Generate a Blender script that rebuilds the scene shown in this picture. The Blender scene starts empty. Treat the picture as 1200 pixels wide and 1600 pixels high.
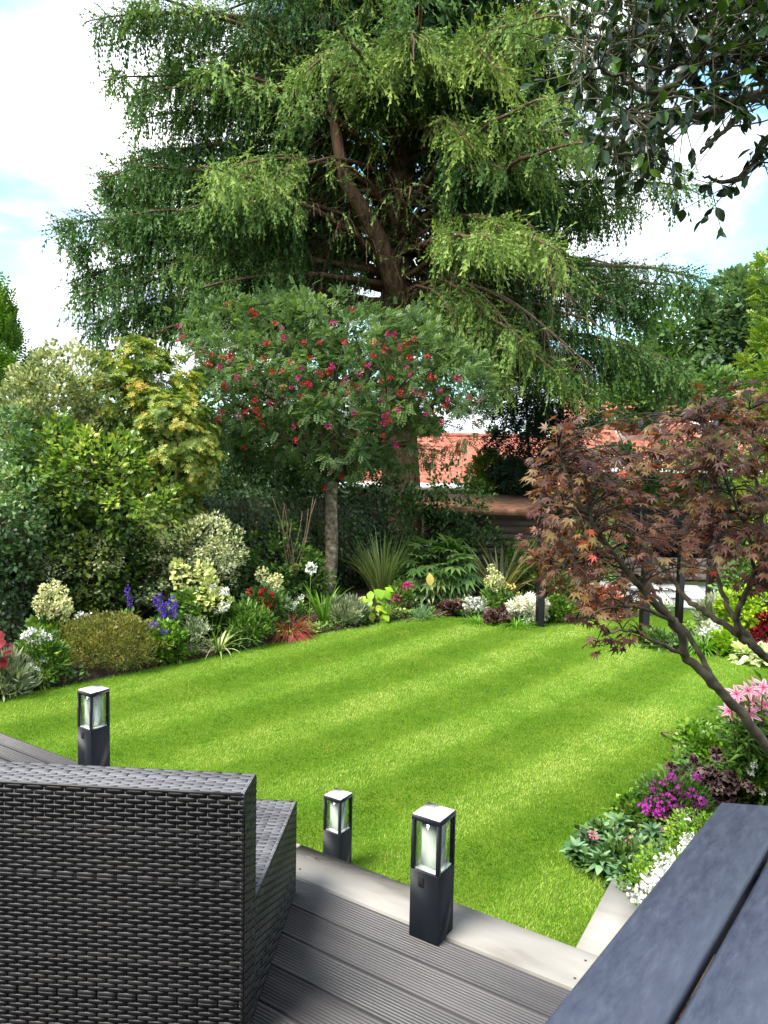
import bpy, math, random
import numpy as np
from mathutils import Vector, Matrix
R = math.radians
sc = bpy.context.scene
COL = sc.collection

# ------------------------------------------------------------------ camera, sky, sun, exposure
F, PITCH, ROLL, ZC = 1200.0, R(4.15), R(1.15), 2.25
cam = bpy.data.cameras.new("camera")
cam.sensor_fit = 'VERTICAL'; cam.sensor_height = 36.0; cam.lens = 36.0 * F / 1600.0
cam.clip_start = 0.05; cam.clip_end = 3000
camo = bpy.data.objects.new("camera", cam); COL.objects.link(camo)
camo.matrix_world = Matrix.Translation((0, 0, ZC)) @ Matrix.Rotation(R(90) - PITCH, 4, 'X') @ Matrix.Rotation(ROLL, 4, 'Z')
sc.camera = camo
SUN_EL, SUN_AZ = R(56), R(234)          # azimuth clockwise from +Y: the sun stands to the left, softened by cloud
w = bpy.data.worlds.new("World"); sc.world = w; w.use_nodes = True
def build_sky():
    nt = w.node_tree; N, L = nt.nodes, nt.links
    bg = N['Background']; bg.inputs['Strength'].default_value = 0.12
    sky = N.new('ShaderNodeTexSky'); sky.sky_type = 'NISHITA'; sky.sun_disc = False
    sky.sun_elevation = SUN_EL; sky.sun_rotation = SUN_AZ; sky.air_density = 1.0; sky.dust_density = 0.6; sky.ozone_density = 1.2
    tc = N.new('ShaderNodeTexCoord')
    sep = N.new('ShaderNodeSeparateXYZ'); L.new(tc.outputs['Generated'], sep.inputs[0])
    zz = N.new('ShaderNodeMath'); zz.operation = 'ADD'; zz.inputs[1].default_value = 0.22; L.new(sep.outputs['Z'], zz.inputs[0])
    mx = N.new('ShaderNodeMath'); mx.operation = 'MAXIMUM'; mx.inputs[1].default_value = 0.12; L.new(zz.outputs[0], mx.inputs[0])
    cb = N.new('ShaderNodeCombineXYZ')
    for k, ax in enumerate('XY'):
        d = N.new('ShaderNodeMath'); d.operation = 'DIVIDE'; L.new(sep.outputs[ax], d.inputs[0]); L.new(mx.outputs[0], d.inputs[1]); L.new(d.outputs[0], cb.inputs[k])
    mp = N.new('ShaderNodeMapping'); mp.inputs['Location'].default_value = (3.7, 1.3, 0.0); L.new(cb.outputs[0], mp.inputs[0])
    n1 = N.new('ShaderNodeTexNoise'); n1.inputs['Scale'].default_value = 1.15; n1.inputs['Detail'].default_value = 7; n1.inputs['Roughness'].default_value = 0.55; n1.inputs['Distortion'].default_value = 0.25
    L.new(mp.outputs[0], n1.inputs['Vector'])
    cov = N.new('ShaderNodeMapRange'); cov.interpolation_type = 'SMOOTHSTEP'
    cov.inputs['From Min'].default_value = 0.40; cov.inputs['From Max'].default_value = 0.52; L.new(n1.outputs[0], cov.inputs[0])
    n2 = N.new('ShaderNodeTexNoise'); n2.inputs['Scale'].default_value = 2.3; n2.inputs['Detail'].default_value = 5; n2.inputs['Roughness'].default_value = 0.5
    L.new(mp.outputs[0], n2.inputs['Vector'])
    cr = N.new('ShaderNodeValToRGB'); e = cr.color_ramp.elements
    e[0].position = 0.38; e[0].color = (2.7, 3.35, 4.1, 1); e[1].position = 0.64; e[1].color = (8.6, 8.7, 8.8, 1)
    L.new(n2.outputs[0], cr.inputs[0])
    mix = N.new('ShaderNodeMix'); mix.data_type = 'RGBA'
    tn = N.new('ShaderNodeMix'); tn.data_type = 'RGBA'; tn.blend_type = 'MULTIPLY'; tn.inputs['Factor'].default_value = 1; tn.inputs['B'].default_value = (1.25, 1.65, 1.5, 1); L.new(sky.outputs[0], tn.inputs['A'])
    L.new(cov.outputs[0], mix.inputs['Factor']); L.new(tn.outputs['Result'], mix.inputs['A']); L.new(cr.outputs[0], mix.inputs['B'])
    L.new(mix.outputs['Result'], bg.inputs['Color'])
build_sky()
sun = bpy.data.lights.new("sun", 'SUN'); sun.energy = 4.2; sun.angle = R(26); sun.color = (1.0, 0.95, 0.86)
suno = bpy.data.objects.new("sun", sun); COL.objects.link(suno)
sd = Vector((math.sin(SUN_AZ) * math.cos(SUN_EL), math.cos(SUN_AZ) * math.cos(SUN_EL), math.sin(SUN_EL)))
suno.rotation_euler = sd.to_track_quat('Z', 'Y').to_euler(); suno.location = (0, 0, 30)
sc.view_settings.view_transform = 'Standard'; sc.view_settings.look = 'None'
sc.view_settings.exposure = 1.25; sc.view_settings.gamma = 1.0; sc.view_settings.use_curve_mapping = False
sc.cycles.max_bounces = 7; sc.cycles.diffuse_bounces = 3; sc.cycles.glossy_bounces = 3; sc.cycles.transmission_bounces = 4; sc.cycles.transparent_max_bounces = 8
sc.cycles.caustics_reflective = False; sc.cycles.caustics_refractive = False
sc.render.engine = 'CYCLES'

# ------------------------------------------------------------------ placing helpers (photo pixel + real distance -> world point)
def ray(px, py):
    u = (px - 600) / F; v = (800 - py) / F
    c, s = math.cos(ROLL), math.sin(ROLL)
    u, v = c * u - s * v, s * u + c * v
    return np.array([u, math.cos(PITCH) + v * math.sin(PITCH), -math.sin(PITCH) + v * math.cos(PITCH)])
def gnd(px, py, z=0.0):
    d = ray(px, py); t = (z - ZC) / d[2]; return np.array([d[0] * t, d[1] * t, z])
def at(px, py, Y):
    d = ray(px, py) * (Y / ray(px, py)[1]); d[2] += ZC; return d

# ------------------------------------------------------------------ object helpers
def tag(o, label=None, cat=None, group=None, kind=None):
    if label: o['label'] = label
    if cat: o['category'] = cat
    if group: o['group'] = group
    if kind: o['kind'] = kind
    return o
def thing(name, label, cat, loc=(0, 0, 0), rz=0.0, group=None):
    o = bpy.data.objects.new(name, None); COL.objects.link(o)
    o.location = [float(c) for c in loc]; o.rotation_euler = (0, 0, rz); o.empty_display_size = 0.1
    return tag(o, label, cat, group)
def link(name, me, parent=None, loc=(0, 0, 0), rot=None, scale=None):
    o = bpy.data.objects.new(name, me); COL.objects.link(o); o.location = [float(c) for c in loc]
    if rot is not None: o.rotation_euler = rot
    if scale is not None: o.scale = scale
    if parent: o.parent = parent
    return o
def norm(a):
    a = np.asarray(a, float); return a / np.maximum(np.linalg.norm(a, axis=-1, keepdims=True), 1e-9)
class Acc:
    """collects polygons, links them as one mesh"""
    def __init__(s): s.V = []; s.F = {}; s.A = []; s.n = 0
    def add(s, V, faces, var=0.5, mat=0):
        V = np.asarray(V, float); 
        s.V.append(V); s.A.append(np.broadcast_to(np.asarray(var, float), (len(V),)))
        for f in faces:
            f = np.asarray(f, int)
            if f.size: s.F.setdefault((f.shape[1], mat), []).append(f + s.n)
        s.n += len(V); return s
    def box(s, lo, hi, mat=0, var=.5):
        x0, y0, z0 = lo; x1, y1, z1 = hi
        V = [(x0, y0, z0), (x1, y0, z0), (x1, y1, z0), (x0, y1, z0), (x0, y0, z1), (x1, y0, z1), (x1, y1, z1), (x0, y1, z1)]
        return s.add(V, [[(0, 3, 2, 1), (4, 5, 6, 7), (0, 1, 5, 4), (1, 2, 6, 5), (2, 3, 7, 6), (3, 0, 4, 7)]], var, mat)
    def cbox(s, lo, hi, b=.004, mat=0):
        """box with chamfered edges"""
        lo = np.array(lo, float); hi = np.array(hi, float); V = []; idx = {}
        for sx in (0, 1):
            for sy in (0, 1):
                for sz in (0, 1):
                    c = np.array([(lo, hi)[k][i] for i, k in enumerate((sx, sy, sz))]); inn = np.array([1 - 2 * sx, 1 - 2 * sy, 1 - 2 * sz]) * b
                    for ax in range(3):
                        p = c + inn; p[ax] = c[ax]; idx[sx, sy, sz, ax] = len(V); V.append(p)
        Q = []; T = []
        for ax in range(3):
            o1, o2 = [a for a in range(3) if a != ax]
            for sd_ in (0, 1):
                k = []
                for (a, b2) in ((0, 0), (1, 0), (1, 1), (0, 1)):
                    key = [0, 0, 0]; key[ax] = sd_; key[o1] = a; key[o2] = b2; k.append(idx[(*key, ax)])
                fl = (sd_ == 1) ^ (ax == 1); Q.append(k if fl else k[::-1])
            for a in (0, 1):
                for b2 in (0, 1):
                    key = [0, 0, 0]; key[o1] = a; key[o2] = b2
                    k0 = list(key); k1 = list(key); k1[ax] = 1
                    Q.append([idx[(*k0, o1)], idx[(*k1, o1)], idx[(*k1, o2)], idx[(*k0, o2)]])
        for sx in (0, 1):
            for sy in (0, 1):
                for sz in (0, 1): T.append([idx[sx, sy, sz, a] for a in range(3)])
        return s.add(V, [Q, T], .5, mat)
    def tube(s, P, r, n=6, mat=0, var=.5, cap=True):
        P = np.asarray(P, float); m = len(P); r = np.broadcast_to(np.asarray(r, float), (m,))
        T = norm(np.gradient(P, axis=0)); up = np.array([0.31, 0.17, 0.93]) if abs(T[0][2]) < .8 else np.array([.9, .3, .1])
        X = norm(np.cross(T, up)); Y = np.cross(X, T)
        a = np.linspace(0, 2 * np.pi, n, endpoint=False)
        V = (P[:, None] + r[:, None, None] * (np.cos(a)[None, :, None] * X[:, None] + np.sin(a)[None, :, None] * Y[:, None])).reshape(-1, 3)
        i = np.arange(m - 1)[:, None] * n; j = np.arange(n)[None]; k = (j + 1) % n
        Q = np.stack([i + j, i + k, i + n + k, i + n + j], -1).reshape(-1, 4)
        s.add(V, [Q], var, mat)
        if cap: s.F.setdefault((n, mat), []).append(np.array([[(m - 1) * n + q for q in range(n)], [q for q in range(n)][::-1]]) + s.n - len(V))
        return s
    def mesh(s, name, mats, origin=None, smooth=False):
        me = bpy.data.meshes.new(name); V = np.concatenate(s.V) if s.V else np.zeros((0, 3))
        if origin is not None: V = V - np.asarray(origin, float)
        me.vertices.add(len(V)); me.vertices.foreach_set('co', V.astype(np.float32).ravel())
        li, ls, lt, mi = [], [], [], []; st = 0
        for (k, m), fl in s.F.items():
            f = np.concatenate(fl); c = len(f); li.append(f.ravel()); ls.append(st + np.arange(c) * k); lt.append(np.full(c, k)); mi.append(np.full(c, m)); st += c * k
        li = np.concatenate(li).astype(np.int32); ls = np.concatenate(ls).astype(np.int32); lt = np.concatenate(lt).astype(np.int32); mi = np.concatenate(mi).astype(np.int32)
        me.loops.add(len(li)); me.loops.foreach_set('vertex_index', li)
        me.polygons.add(len(ls)); me.polygons.foreach_set('loop_start', ls); me.polygons.foreach_set('loop_total', lt); me.polygons.foreach_set('material_index', mi)
        if smooth: me.polygons.foreach_set('use_smooth', np.ones(len(ls), bool))
        at_ = me.attributes.new('var', 'FLOAT', 'POINT'); at_.data.foreach_set('value', np.concatenate(s.A).astype(np.float32))
        for m in (mats if isinstance(mats, (list, tuple)) else [mats]): me.materials.append(m)
        me.update(calc_edges=True); return me
    def build(s, name, mats, parent=None, origin=None, smooth=False, kind=None):
        if s.n == 0: return None
        if origin is None and parent is not None: origin = parent.matrix_basis.translation
        return tag(link(name, s.mesh(name, mats, origin, smooth), parent), kind=kind)
def scatter(acc, T, P, Yd, Nd, s, var, wx=1.0, mat=0, grad=0.0):
    """place a template (verts, faces) at every point: +Y of the template along Yd, +Z near Nd"""
    V0, faces = T[0], T[1]; n = len(V0); P = np.asarray(P, float); N = len(P)
    Y = norm(Yd); X = norm(np.cross(Y, Nd)); Z = np.cross(X, Y); s = np.broadcast_to(np.asarray(s, float), (N,)); wx = np.broadcast_to(np.asarray(wx, float), (N,))
    V = P[:, None] + s[:, None, None] * (V0[None, :, 0, None] * wx[:, None, None] * X[:, None] + V0[None, :, 1, None] * Y[:, None] + V0[None, :, 2, None] * Z[:, None])
    fs = [(np.asarray(f)[None] + (np.arange(N) * n)[:, None, None]).reshape(-1, np.asarray(f).shape[1]) for f in faces]
    va = np.repeat(np.broadcast_to(np.asarray(var, float), (N,)), n)
    if grad: va = va + np.tile(V0[:, 1] * grad, N)
    acc.add(V.reshape(-1, 3), fs, np.clip(va, 0, 1), mat)
def rng(s): return np.random.default_rng(s)
def rdir(g, n): return norm(g.normal(size=(n, 3)))

# ------------------------------------------------------------------ leaf templates
def T_fold(w=.28, z=.08, droop=-.06):
    return (np.array([(0, 0, 0), (-w, .5, z), (0, 1, droop), (w, .5, z)]), [np.array([(0, 2, 1), (0, 3, 2)])])
def T_fine(w=.27, curl=.18, cup=.06, tipw=.6):
    ys = [0, .2, .45, .72, .9, 1]; ws = [0.03, .62 * w, w, w * .8, w * .38, 0.0]
    V = []
    for y, q in zip(ys, ws):
        z = -curl * y * y; V += [(-q, y, z + cup * q / w), (0, y, z), (q, y, z + cup * q / w)]
    Q = []
    for k in range(len(ys) - 1):
        a, b = 3 * k, 3 * k + 3; Q += [(a, a + 1, b + 1, b), (a + 1, a + 2, b + 2, b + 1)]
    return (np.array(V), [np.array(Q)])
def T_pinnate(pairs=5, lw=.085, ll=.27):
    V = []; Fc = []
    def leaflet(b, d):
        d = np.array(d); d = d / np.linalg.norm(d); s_ = np.array([-d[1], d[0], 0]); k = len(V)
        V.extend([b, b + d * ll * .5 - s_ * lw + (0, 0, .02), b + d * ll + (0, 0, -.04), b + d * ll * .5 + s_ * lw + (0, 0, .02)]); Fc.extend([(k, k + 1, k + 2), (k, k + 2, k + 3)])
    for i in range(pairs):
        y = .2 + .75 * i / pairs; b = np.array([0, y, -.25 * y * y])
        for sx in (-1, 1): leaflet(b, (sx * 1.0, .55, 0))
    leaflet(np.array([0, .85, -.2]), (0, 1, -.1))
    return (np.array(V), [np.array(Fc)])
def T_palm(angles, lens, notch=.3, droop=-.25, width=.13, stalk=.0):
    V = [(0, 0, 0)]; Fc = []
    for a, l in zip(angles, lens):
        a = R(a); d = np.array([math.sin(a), math.cos(a)]); p = np.array([d[1], -d[0]]); k = len(V)
        for (t, sgn) in ((.45, -1), (1, 0), (.45, 1)):
            q = d * l * t + p * sgn * width * l; V.append((q[0], q[1], droop * (l * t) ** 2 + (0.03 if sgn else 0)))
        Fc += [(0, k, k + 1), (0, k + 1, k + 2)]
    # web between the lobes
    for i in range(len(angles) - 1):
        a, b = 1 + 3 * i + 2, 1 + 3 * (i + 1); Fc.append((0, a, b))
    return (np.array(V), [np.array(Fc)])
T_MAPLE = T_palm([-125, -82, -41, 0, 41, 82, 125], [.42, .72, .92, 1, .92, .72, .42], droop=-.28, width=.13)
T_FATSIA = T_palm([-110, -75, -38, 0, 38, 75, 110], [.7, .9, 1, 1, 1, .9, .7], droop=-.3, width=.13)
T_HEUCH = T_palm([-150, -100, -50, 0, 50, 100, 150], [.85, .95, .98, 1, .98, .95, .85], droop=-.22, width=.40)
def T_spray(seed, n=6):
    g = rng(seed); V = []; Fc = []; ph = g.uniform(0, 6)
    for i in range(n):
        y = i / n; a = i * 2.4 + ph; d = np.array([math.cos(a), 0, math.sin(a)]); w_ = (.030 + .042 * math.sin(math.pi * min(1, y + .12))) * g.uniform(.8, 1.25); b0 = np.array([.09 * math.sin(y * 2.4), y, .05 * y]); k = len(V)
        V += [b0 - (0, .03, 0), b0 + d * w_ + (0, .155, 0), b0 + (0, .115, 0), b0 - d * w_ * .9 + (0, .13, 0)]
        Fc += [(k, k + 1, k + 2), (k, k + 2, k + 3)]
    return (np.array(V, float), [np.array(Fc)])
def T_blade(seg=5, bend=.5, w=.02, fold=.3):
    V = []; Q = []
    for i in range(seg + 1):
        t = i / seg; a = bend * t; ww = w * (1 - t ** 3) * (.6 + .8 * min(t * 3, 1) * .5)
        y = math.cos(a * .7) * t; z = -bend * .55 * t * t
        V += [(-ww, y, z + fold * ww), (0, y, z), (ww, y, z + fold * ww)]
    for i in range(seg):
        a, b = 3 * i, 3 * i + 3; Q += [(a, a + 1, b + 1, b), (a + 1, a + 2, b + 2, b + 1)]
    return (np.array(V), [np.array(Q)])

# ------------------------------------------------------------------ materials
def newmat(name):
    m = bpy.data.materials.new(name); m.use_nodes = True; nt = m.node_tree; return m, nt.nodes, nt.links, nt.nodes['Principled BSDF']
def ramp(N, stops):
    r = N.new('ShaderNodeValToRGB'); el = r.color_ramp.elements
    while len(el) < len(stops): el.new(.5)
    for e, (p, c) in zip(el, stops): e.position = p; e.color = (*c, 1)
    return r
def leafmat(name, stops, trans=.32, rough=.45, spec=.4, tint=(1.25, 1.3, .7), gain=(1.35, 1.28, 1.1)):
    m, N, L, b = newmat(name)
    a = N.new('ShaderNodeAttribute'); a.attribute_name = 'var'
    if len(stops[0]) == 3: stops = [(i / max(1, len(stops) - 1), c) for i, c in enumerate(stops)]
    stops = [(p, tuple(min(.88, c[k] * gain[k]) for k in range(3))) for p, c in stops]
    r = ramp(N, stops); L.new(a.outputs['Fac'], r.inputs[0]); L.new(r.outputs[0], b.inputs['Base Color'])
    b.inputs['Roughness'].default_value = rough; b.inputs['Specular IOR Level'].default_value = spec
    if trans:
        t = N.new('ShaderNodeBsdfTranslucent'); mm = N.new('ShaderNodeMix'); mm.data_type = 'RGBA'; mm.blend_type = 'MULTIPLY'; mm.inputs['Factor'].default_value = 1; mm.inputs['B'].default_value = (*tint, 1)
        L.new(r.outputs[0], mm.inputs['A']); L.new(mm.outputs['Result'], t.inputs[0])
        ms = N.new('ShaderNodeMixShader'); ms.inputs[0].default_value = trans
        L.new(b.outputs[0], ms.inputs[1]); L.new(t.outputs[0], ms.inputs[2]); L.new(ms.outputs[0], N['Material Output'].inputs[0])
    return m
def noisemat(name, stops, scale=8, detail=6, rough=.8, bump=.3, bscale=None, dist=.01, spec=.3, stretch=(1, 1, 1), metal=0, coords='Object', rrange=None, coat=0):
    m, N, L, b = newmat(name)
    tc = N.new('ShaderNodeTexCoord'); mp = N.new('ShaderNodeMapping'); mp.inputs['Scale'].default_value = stretch; L.new(tc.outputs[coords], mp.inputs[0])
    n = N.new('ShaderNodeTexNoise'); n.inputs['Scale'].default_value = scale; n.inputs['Detail'].default_value = detail; L.new(mp.outputs[0], n.inputs['Vector'])
    r = ramp(N, stops); L.new(n.outputs[0], r.inputs[0]); L.new(r.outputs[0], b.inputs['Base Color'])
    b.inputs['Roughness'].default_value = rough; b.inputs['Specular IOR Level'].default_value = spec; b.inputs['Metallic'].default_value = metal; b.inputs['Coat Weight'].default_value = coat
    if rrange:
        q = N.new('ShaderNodeMapRange'); q.inputs['From Min'].default_value = .3; q.inputs['From Max'].default_value = .7; q.inputs['To Min'].default_value = rrange[0]; q.inputs['To Max'].default_value = rrange[1]
        L.new(n.outputs[0], q.inputs[0]); L.new(q.outputs[0], b.inputs['Roughness'])
    if bump:
        n2 = N.new('ShaderNodeTexNoise'); n2.inputs['Scale'].default_value = bscale or scale * 4; n2.inputs['Detail'].default_value = 5; L.new(mp.outputs[0], n2.inputs['Vector'])
        bp = N.new('ShaderNodeBump'); bp.inputs['Strength'].default_value = bump; bp.inputs['Distance'].default_value = dist; L.new(n2.outputs[0], bp.inputs['Height']); L.new(bp.outputs[0], b.inputs['Normal'])
    return m
M = {}
M['soil'] = noisemat('soil', [(.3, (.018, .011, .007)), (.7, (.055, .036, .024))], 9, bump=.9, bscale=40, dist=.03)
M['bark'] = noisemat('bark', [(.3, (.035, .022, .015)), (.7, (.13, .085, .055))], 5, stretch=(3, 3, .6), bump=.9, bscale=14, dist=.04)
M['cedarbark'] = noisemat('cedar_bark', [(.3, (.05, .028, .018)), (.7, (.21, .12, .07))], 4, stretch=(3, 3, .5), bump=.9, bscale=12, dist=.05)
M['palebark'] = noisemat('pale_bark', [(.36, (.10, .07, .045)), (.5, (.24, .19, .135)), (.6, (.30, .27, .2)), (.68, (.45, .44, .36))], 7, stretch=(2, 2, 2.0), bump=.9, bscale=22, dist=.03)
M['twig'] = noisemat('twig', [(.3, (.05, .035, .025)), (.7, (.16, .12, .085))], 20, bump=0)
M['deadtwig'] = noisemat('dead_twig', [(.3, (.16, .10, .065)), (.7, (.36, .26, .18))], 20, bump=0)
M['maplewood'] = noisemat('maple_wood', [(.3, (.045, .038, .028)), (.7, (.16, .145, .10))], 14, bump=.4, bscale=50, dist=.004)
M['greenstem'] = noisemat('green_stem', [(.3, (.06, .12, .02)), (.7, (.12, .2, .05))], 20, bump=0)

# ------------------------------------------------------------------ ground, lawn, deck
def inside(P, poly):
    x, y = P[:, 0], P[:, 1]; c = np.zeros(len(P), bool); n = len(poly)
    for i in range(n):
        (x0, y0), (x1, y1) = poly[i], poly[i - 1]
        c ^= ((y0 > y) != (y1 > y)) & (x < (x1 - x0) * (y - y0) / (y1 - y0 + 1e-12) + x0)
    return c
def sheet(name, poly, z, mat, label=None, kind='structure', thick=0):
    a = Acc(); n = len(poly); V = [(x, y, z) for x, y in poly]
    a.add(V, [[list(range(n))]])
    if thick:
        a.add(V + [(x, y, z - thick) for x, y in poly], [[(i, n + i, n + (i + 1) % n, (i + 1) % n) for i in range(n)]])
    o = a.build(name, mat); tag(o, label=label, kind=kind); return o
M['ground'] = noisemat('ground_cover', [(.35, (.03, .022, .014)), (.5, (.03, .05, .015)), (.7, (.05, .08, .02))], 1.2, bump=.6, bscale=20, dist=.05)
a = Acc(); a.add([(-600, -300, -.03), (600, -300, -.03), (600, 1400, -.03), (-600, 1400, -.03)], [[(0, 1, 2, 3)]]); tag(a.build('ground', M['ground']), 'dark garden ground running back beyond the beds', kind='structure')

LAWN = [(-4.5, 5.75), (-3.43, 6.78), (-2.76, 7.42), (-2.26, 7.95), (-1.76, 8.46), (-1.35, 8.92), (-.85, 9.45), (-.11, 10.12), (.55, 10.72), (.79, 10.83), (1.05, 10.72), (1.45, 10.53), (2.05, 10.26), (2.3, 10.42),
        (2.57, 10.64), (3.29, 10.72), (4.55, 11.5), (4.95, 11.25), (4.3, 10.4), (3.7, 9.75), (3.25, 9.27), (3.54, 9.04), (3.75, 8.91), (4.27, 8.53), (5.3, 7.8), (4.4, 7.5), (3.5, 7.05), (3.03, 6.57), (2.62, 6.12), (2.12, 5.47), (1.6, 4.83), (1.08, 4.23), (1.2, 4.05), (1.42, 3.96), (1.6, 3.6), (.75, 2.56), (.62, 2.5), (-2.3, 4.36)]
SD = norm(np.array([.67, .743])); SN = np.array([SD[1], -SD[0]])     # direction of mowing and across it
def stripe(P): return .5 + .5 * np.tanh(1.8 * np.sin((P[:, 0] * SN[0] + P[:, 1] * SN[1] + .12 * np.sin(P[:, 1] * .7)) * 2 * math.pi / .98 + .6))
def lawn_mat():
    m, N, L, b = newmat('lawn_turf')
    tc = N.new('ShaderNodeTexCoord')
    n = N.new('ShaderNodeTexNoise'); n.inputs['Scale'].default_value = 1.6; n.inputs['Detail'].default_value = 8; n.inputs['Roughness'].default_value = .7; L.new(tc.outputs['Object'], n.inputs['Vector'])
    r = ramp(N, [(.35, (.075, .15, .012)), (.55, (.115, .19, .018)), (.72, (.18, .22, .03))]); L.new(n.outputs[0], r.inputs[0]); L.new(r.outputs[0], b.inputs['Base Color'])
    b.inputs['Roughness'].default_value = .8; b.inputs['Specular IOR Level'].default_value = .1
    n2 = N.new('ShaderNodeTexNoise'); n2.inputs['Scale'].default_value = 90; n2.inputs['Detail'].default_value = 4; L.new(tc.outputs['Object'], n2.inputs['Vector'])
    bp = N.new('ShaderNodeBump'); bp.inputs['Strength'].default_value = .9; bp.inputs['Distance'].default_value = .03; L.new(n2.outputs[0], bp.inputs['Height']); L.new(bp.outputs[0], b.inputs['Normal'])
    return m
M['turf'] = lawn_mat()
tag(sheet('lawn', LAWN, 0.0, M['turf'], thick=.03), 'striped mown green lawn in the middle of the garden')
M['grass'] = leafmat('grass_blade', [(0, (.060, .165, .011)), (.4, (.128, .258, .020)), (.75, (.225, .345, .060)), (1, (.40, .44, .16))], trans=.4, rough=.5, spec=.25)
def vnoise(P, sc_, seed):
    g = rng(seed); G_ = g.random((64, 64)); q = P * sc_; i = np.floor(q).astype(int); f = q - i; f = f * f * (3 - 2 * f); i = i % 63
    return (G_[i[:, 0], i[:, 1]] * (1 - f[:, 0]) + G_[i[:, 0] + 1, i[:, 1]] * f[:, 0]) * (1 - f[:, 1]) + (G_[i[:, 0], i[:, 1] + 1] * (1 - f[:, 0]) + G_[i[:, 0] + 1, i[:, 1] + 1] * f[:, 0]) * f[:, 1]
def edge_dist(P, poly):
    d = np.full(len(P), 9.0); e = np.array(poly)
    for k in range(len(e)):
        a_, b_ = e[k], e[(k + 1) % len(e)]; ab = b_ - a_; t_ = np.clip(((P - a_) @ ab) / (ab @ ab), 0, 1); d = np.minimum(d, np.linalg.norm(P - a_ - t_[:, None] * ab, axis=1))
    return d
def grass():
    g = rng(3); a = Acc(); P = []
    x0, y0 = np.min(LAWN, 0); x1, y1 = np.max(LAWN, 0)
    C = g.uniform((x0, y0), (x1, y1), (1900000, 2)); C = C[inside(C + g.normal(0, .012, C.shape), LAWN)]
    dist = np.hypot(C[:, 0], C[:, 1]); keep = g.random(len(C)) < np.clip((4.6 / dist) ** 1.25, .2, 1); P = C[keep][:460000]; n = len(P)
    st = stripe(P); h = g.uniform(.008, .018, n) * (1 + 1.1 * np.exp(-edge_dist(P, LAWN) / .06)); az = g.uniform(0, 2 * math.pi, n)
    lean = (st * 2 - 1)[:, None] * SD[None] * .4 + np.stack([np.cos(az), np.sin(az)], 1) * .45
    low = .5 + .5 * np.sin(P[:, 0] * 1.7 + 1.3 * np.sin(P[:, 1] * 1.1)) * np.sin(P[:, 1] * 1.9 + np.sin(P[:, 0] * 2.3))
    tip = np.concatenate([P + lean * h[:, None], h[:, None]], 1); a2 = g.uniform(0, math.pi, n); wd = np.stack([np.cos(a2), np.sin(a2), a2 * 0], 1) * (.0024 + .0006 * np.hypot(P[:, 0], P[:, 1])[:, None] / 4)
    B = np.concatenate([P, np.full((n, 1), -.002)], 1)
    V = np.stack([B - wd, B + wd, tip], 1).reshape(-1, 3)
    ed = edge_dist(P, LAWN); v1, v2, v3 = vnoise(P, .9, 1), vnoise(P, 3.1, 2), vnoise(P, 11, 3)
    var = .27 + .27 * st + .30 * (v1 - .5) + .20 * (v2 - .5) + .22 * (v3 - .5) + .26 * (vnoise(P, 27, 4) - .5) + .10 * low - .16 * np.exp(-ed / .22) + g.normal(0, .13, n); dry = g.random(n) < .015 + .10 * np.clip(v1 * v2 * 2 - .35, 0, 1); var = np.where(dry, g.uniform(.75, 1, n), var)  # stripe tint: worn yellow tone, plus mown light banding painted into the colour
    vv = np.repeat(np.clip(var, 0, 1), 3)
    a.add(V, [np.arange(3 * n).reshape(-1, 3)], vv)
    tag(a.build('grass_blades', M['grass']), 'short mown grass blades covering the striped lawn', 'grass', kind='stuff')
grass()

# deck: axes u along the boards, n away from the viewer
DU = np.array([.838, -.545, 0]); DN = np.array([.545, .838, 0]); DANG = math.atan2(-.545, .838)
K0 = np.array([.68, 2.49, .6])                                        # inner corner of the kerb (lawn side)
def D(u, n, z=0): p = K0 + DU * u + DN * n; return np.array([p[0], p[1], .6 + z])
M['deck'] = noisemat('composite_board', [(.3, (.038, .035, .037)), (.7, (.068, .063, .065))], 3, stretch=(.25, 3, 3), rough=.5, bump=.25, bscale=60, dist=.002, spec=.5, rrange=(.38, .6))
def per_object(m, lo=.75, hi=1.3):
    N, L = m.node_tree.nodes, m.node_tree.links; b = N['Principled BSDF']; src = b.inputs['Base Color'].links[0].from_socket; oi = N.new('ShaderNodeObjectInfo'); mr = N.new('ShaderNodeMapRange'); mr.inputs['To Min'].default_value = lo; mr.inputs['To Max'].default_value = hi; L.new(oi.outputs['Random'], mr.inputs[0])
    mx = N.new('ShaderNodeVectorMath'); mx.operation = 'SCALE'; L.new(src, mx.inputs[0]); L.new(mr.outputs[0], mx.inputs['Scale']); L.new(mx.outputs[0], b.inputs['Base Color'])
per_object(M['deck'])
M['kerb'] = noisemat('pale_trim', [(.28, (.16, .148, .132)), (.42, (.25, .238, .222)), (.6, (.30, .287, .268)), (.8, (.36, .348, .328))], 4, stretch=(.5, 2, 2), rough=.65, bump=.2, bscale=50, dist=.002)
M['screw'] = noisemat('screw_head', [(.3, (.02, .018, .016)), (.7, (.08, .06, .04))], 30, bump=0, rough=.5)
M['riser'] = noisemat('riser_board', [(.3, (.12, .11, .1)), (.7, (.2, .19, .17))], 3, bump=.2)
deck = thing('deck', 'raised grey composite deck of grooved boards', None, D(0, 0), DANG); deck['kind'] = 'structure'
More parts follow.
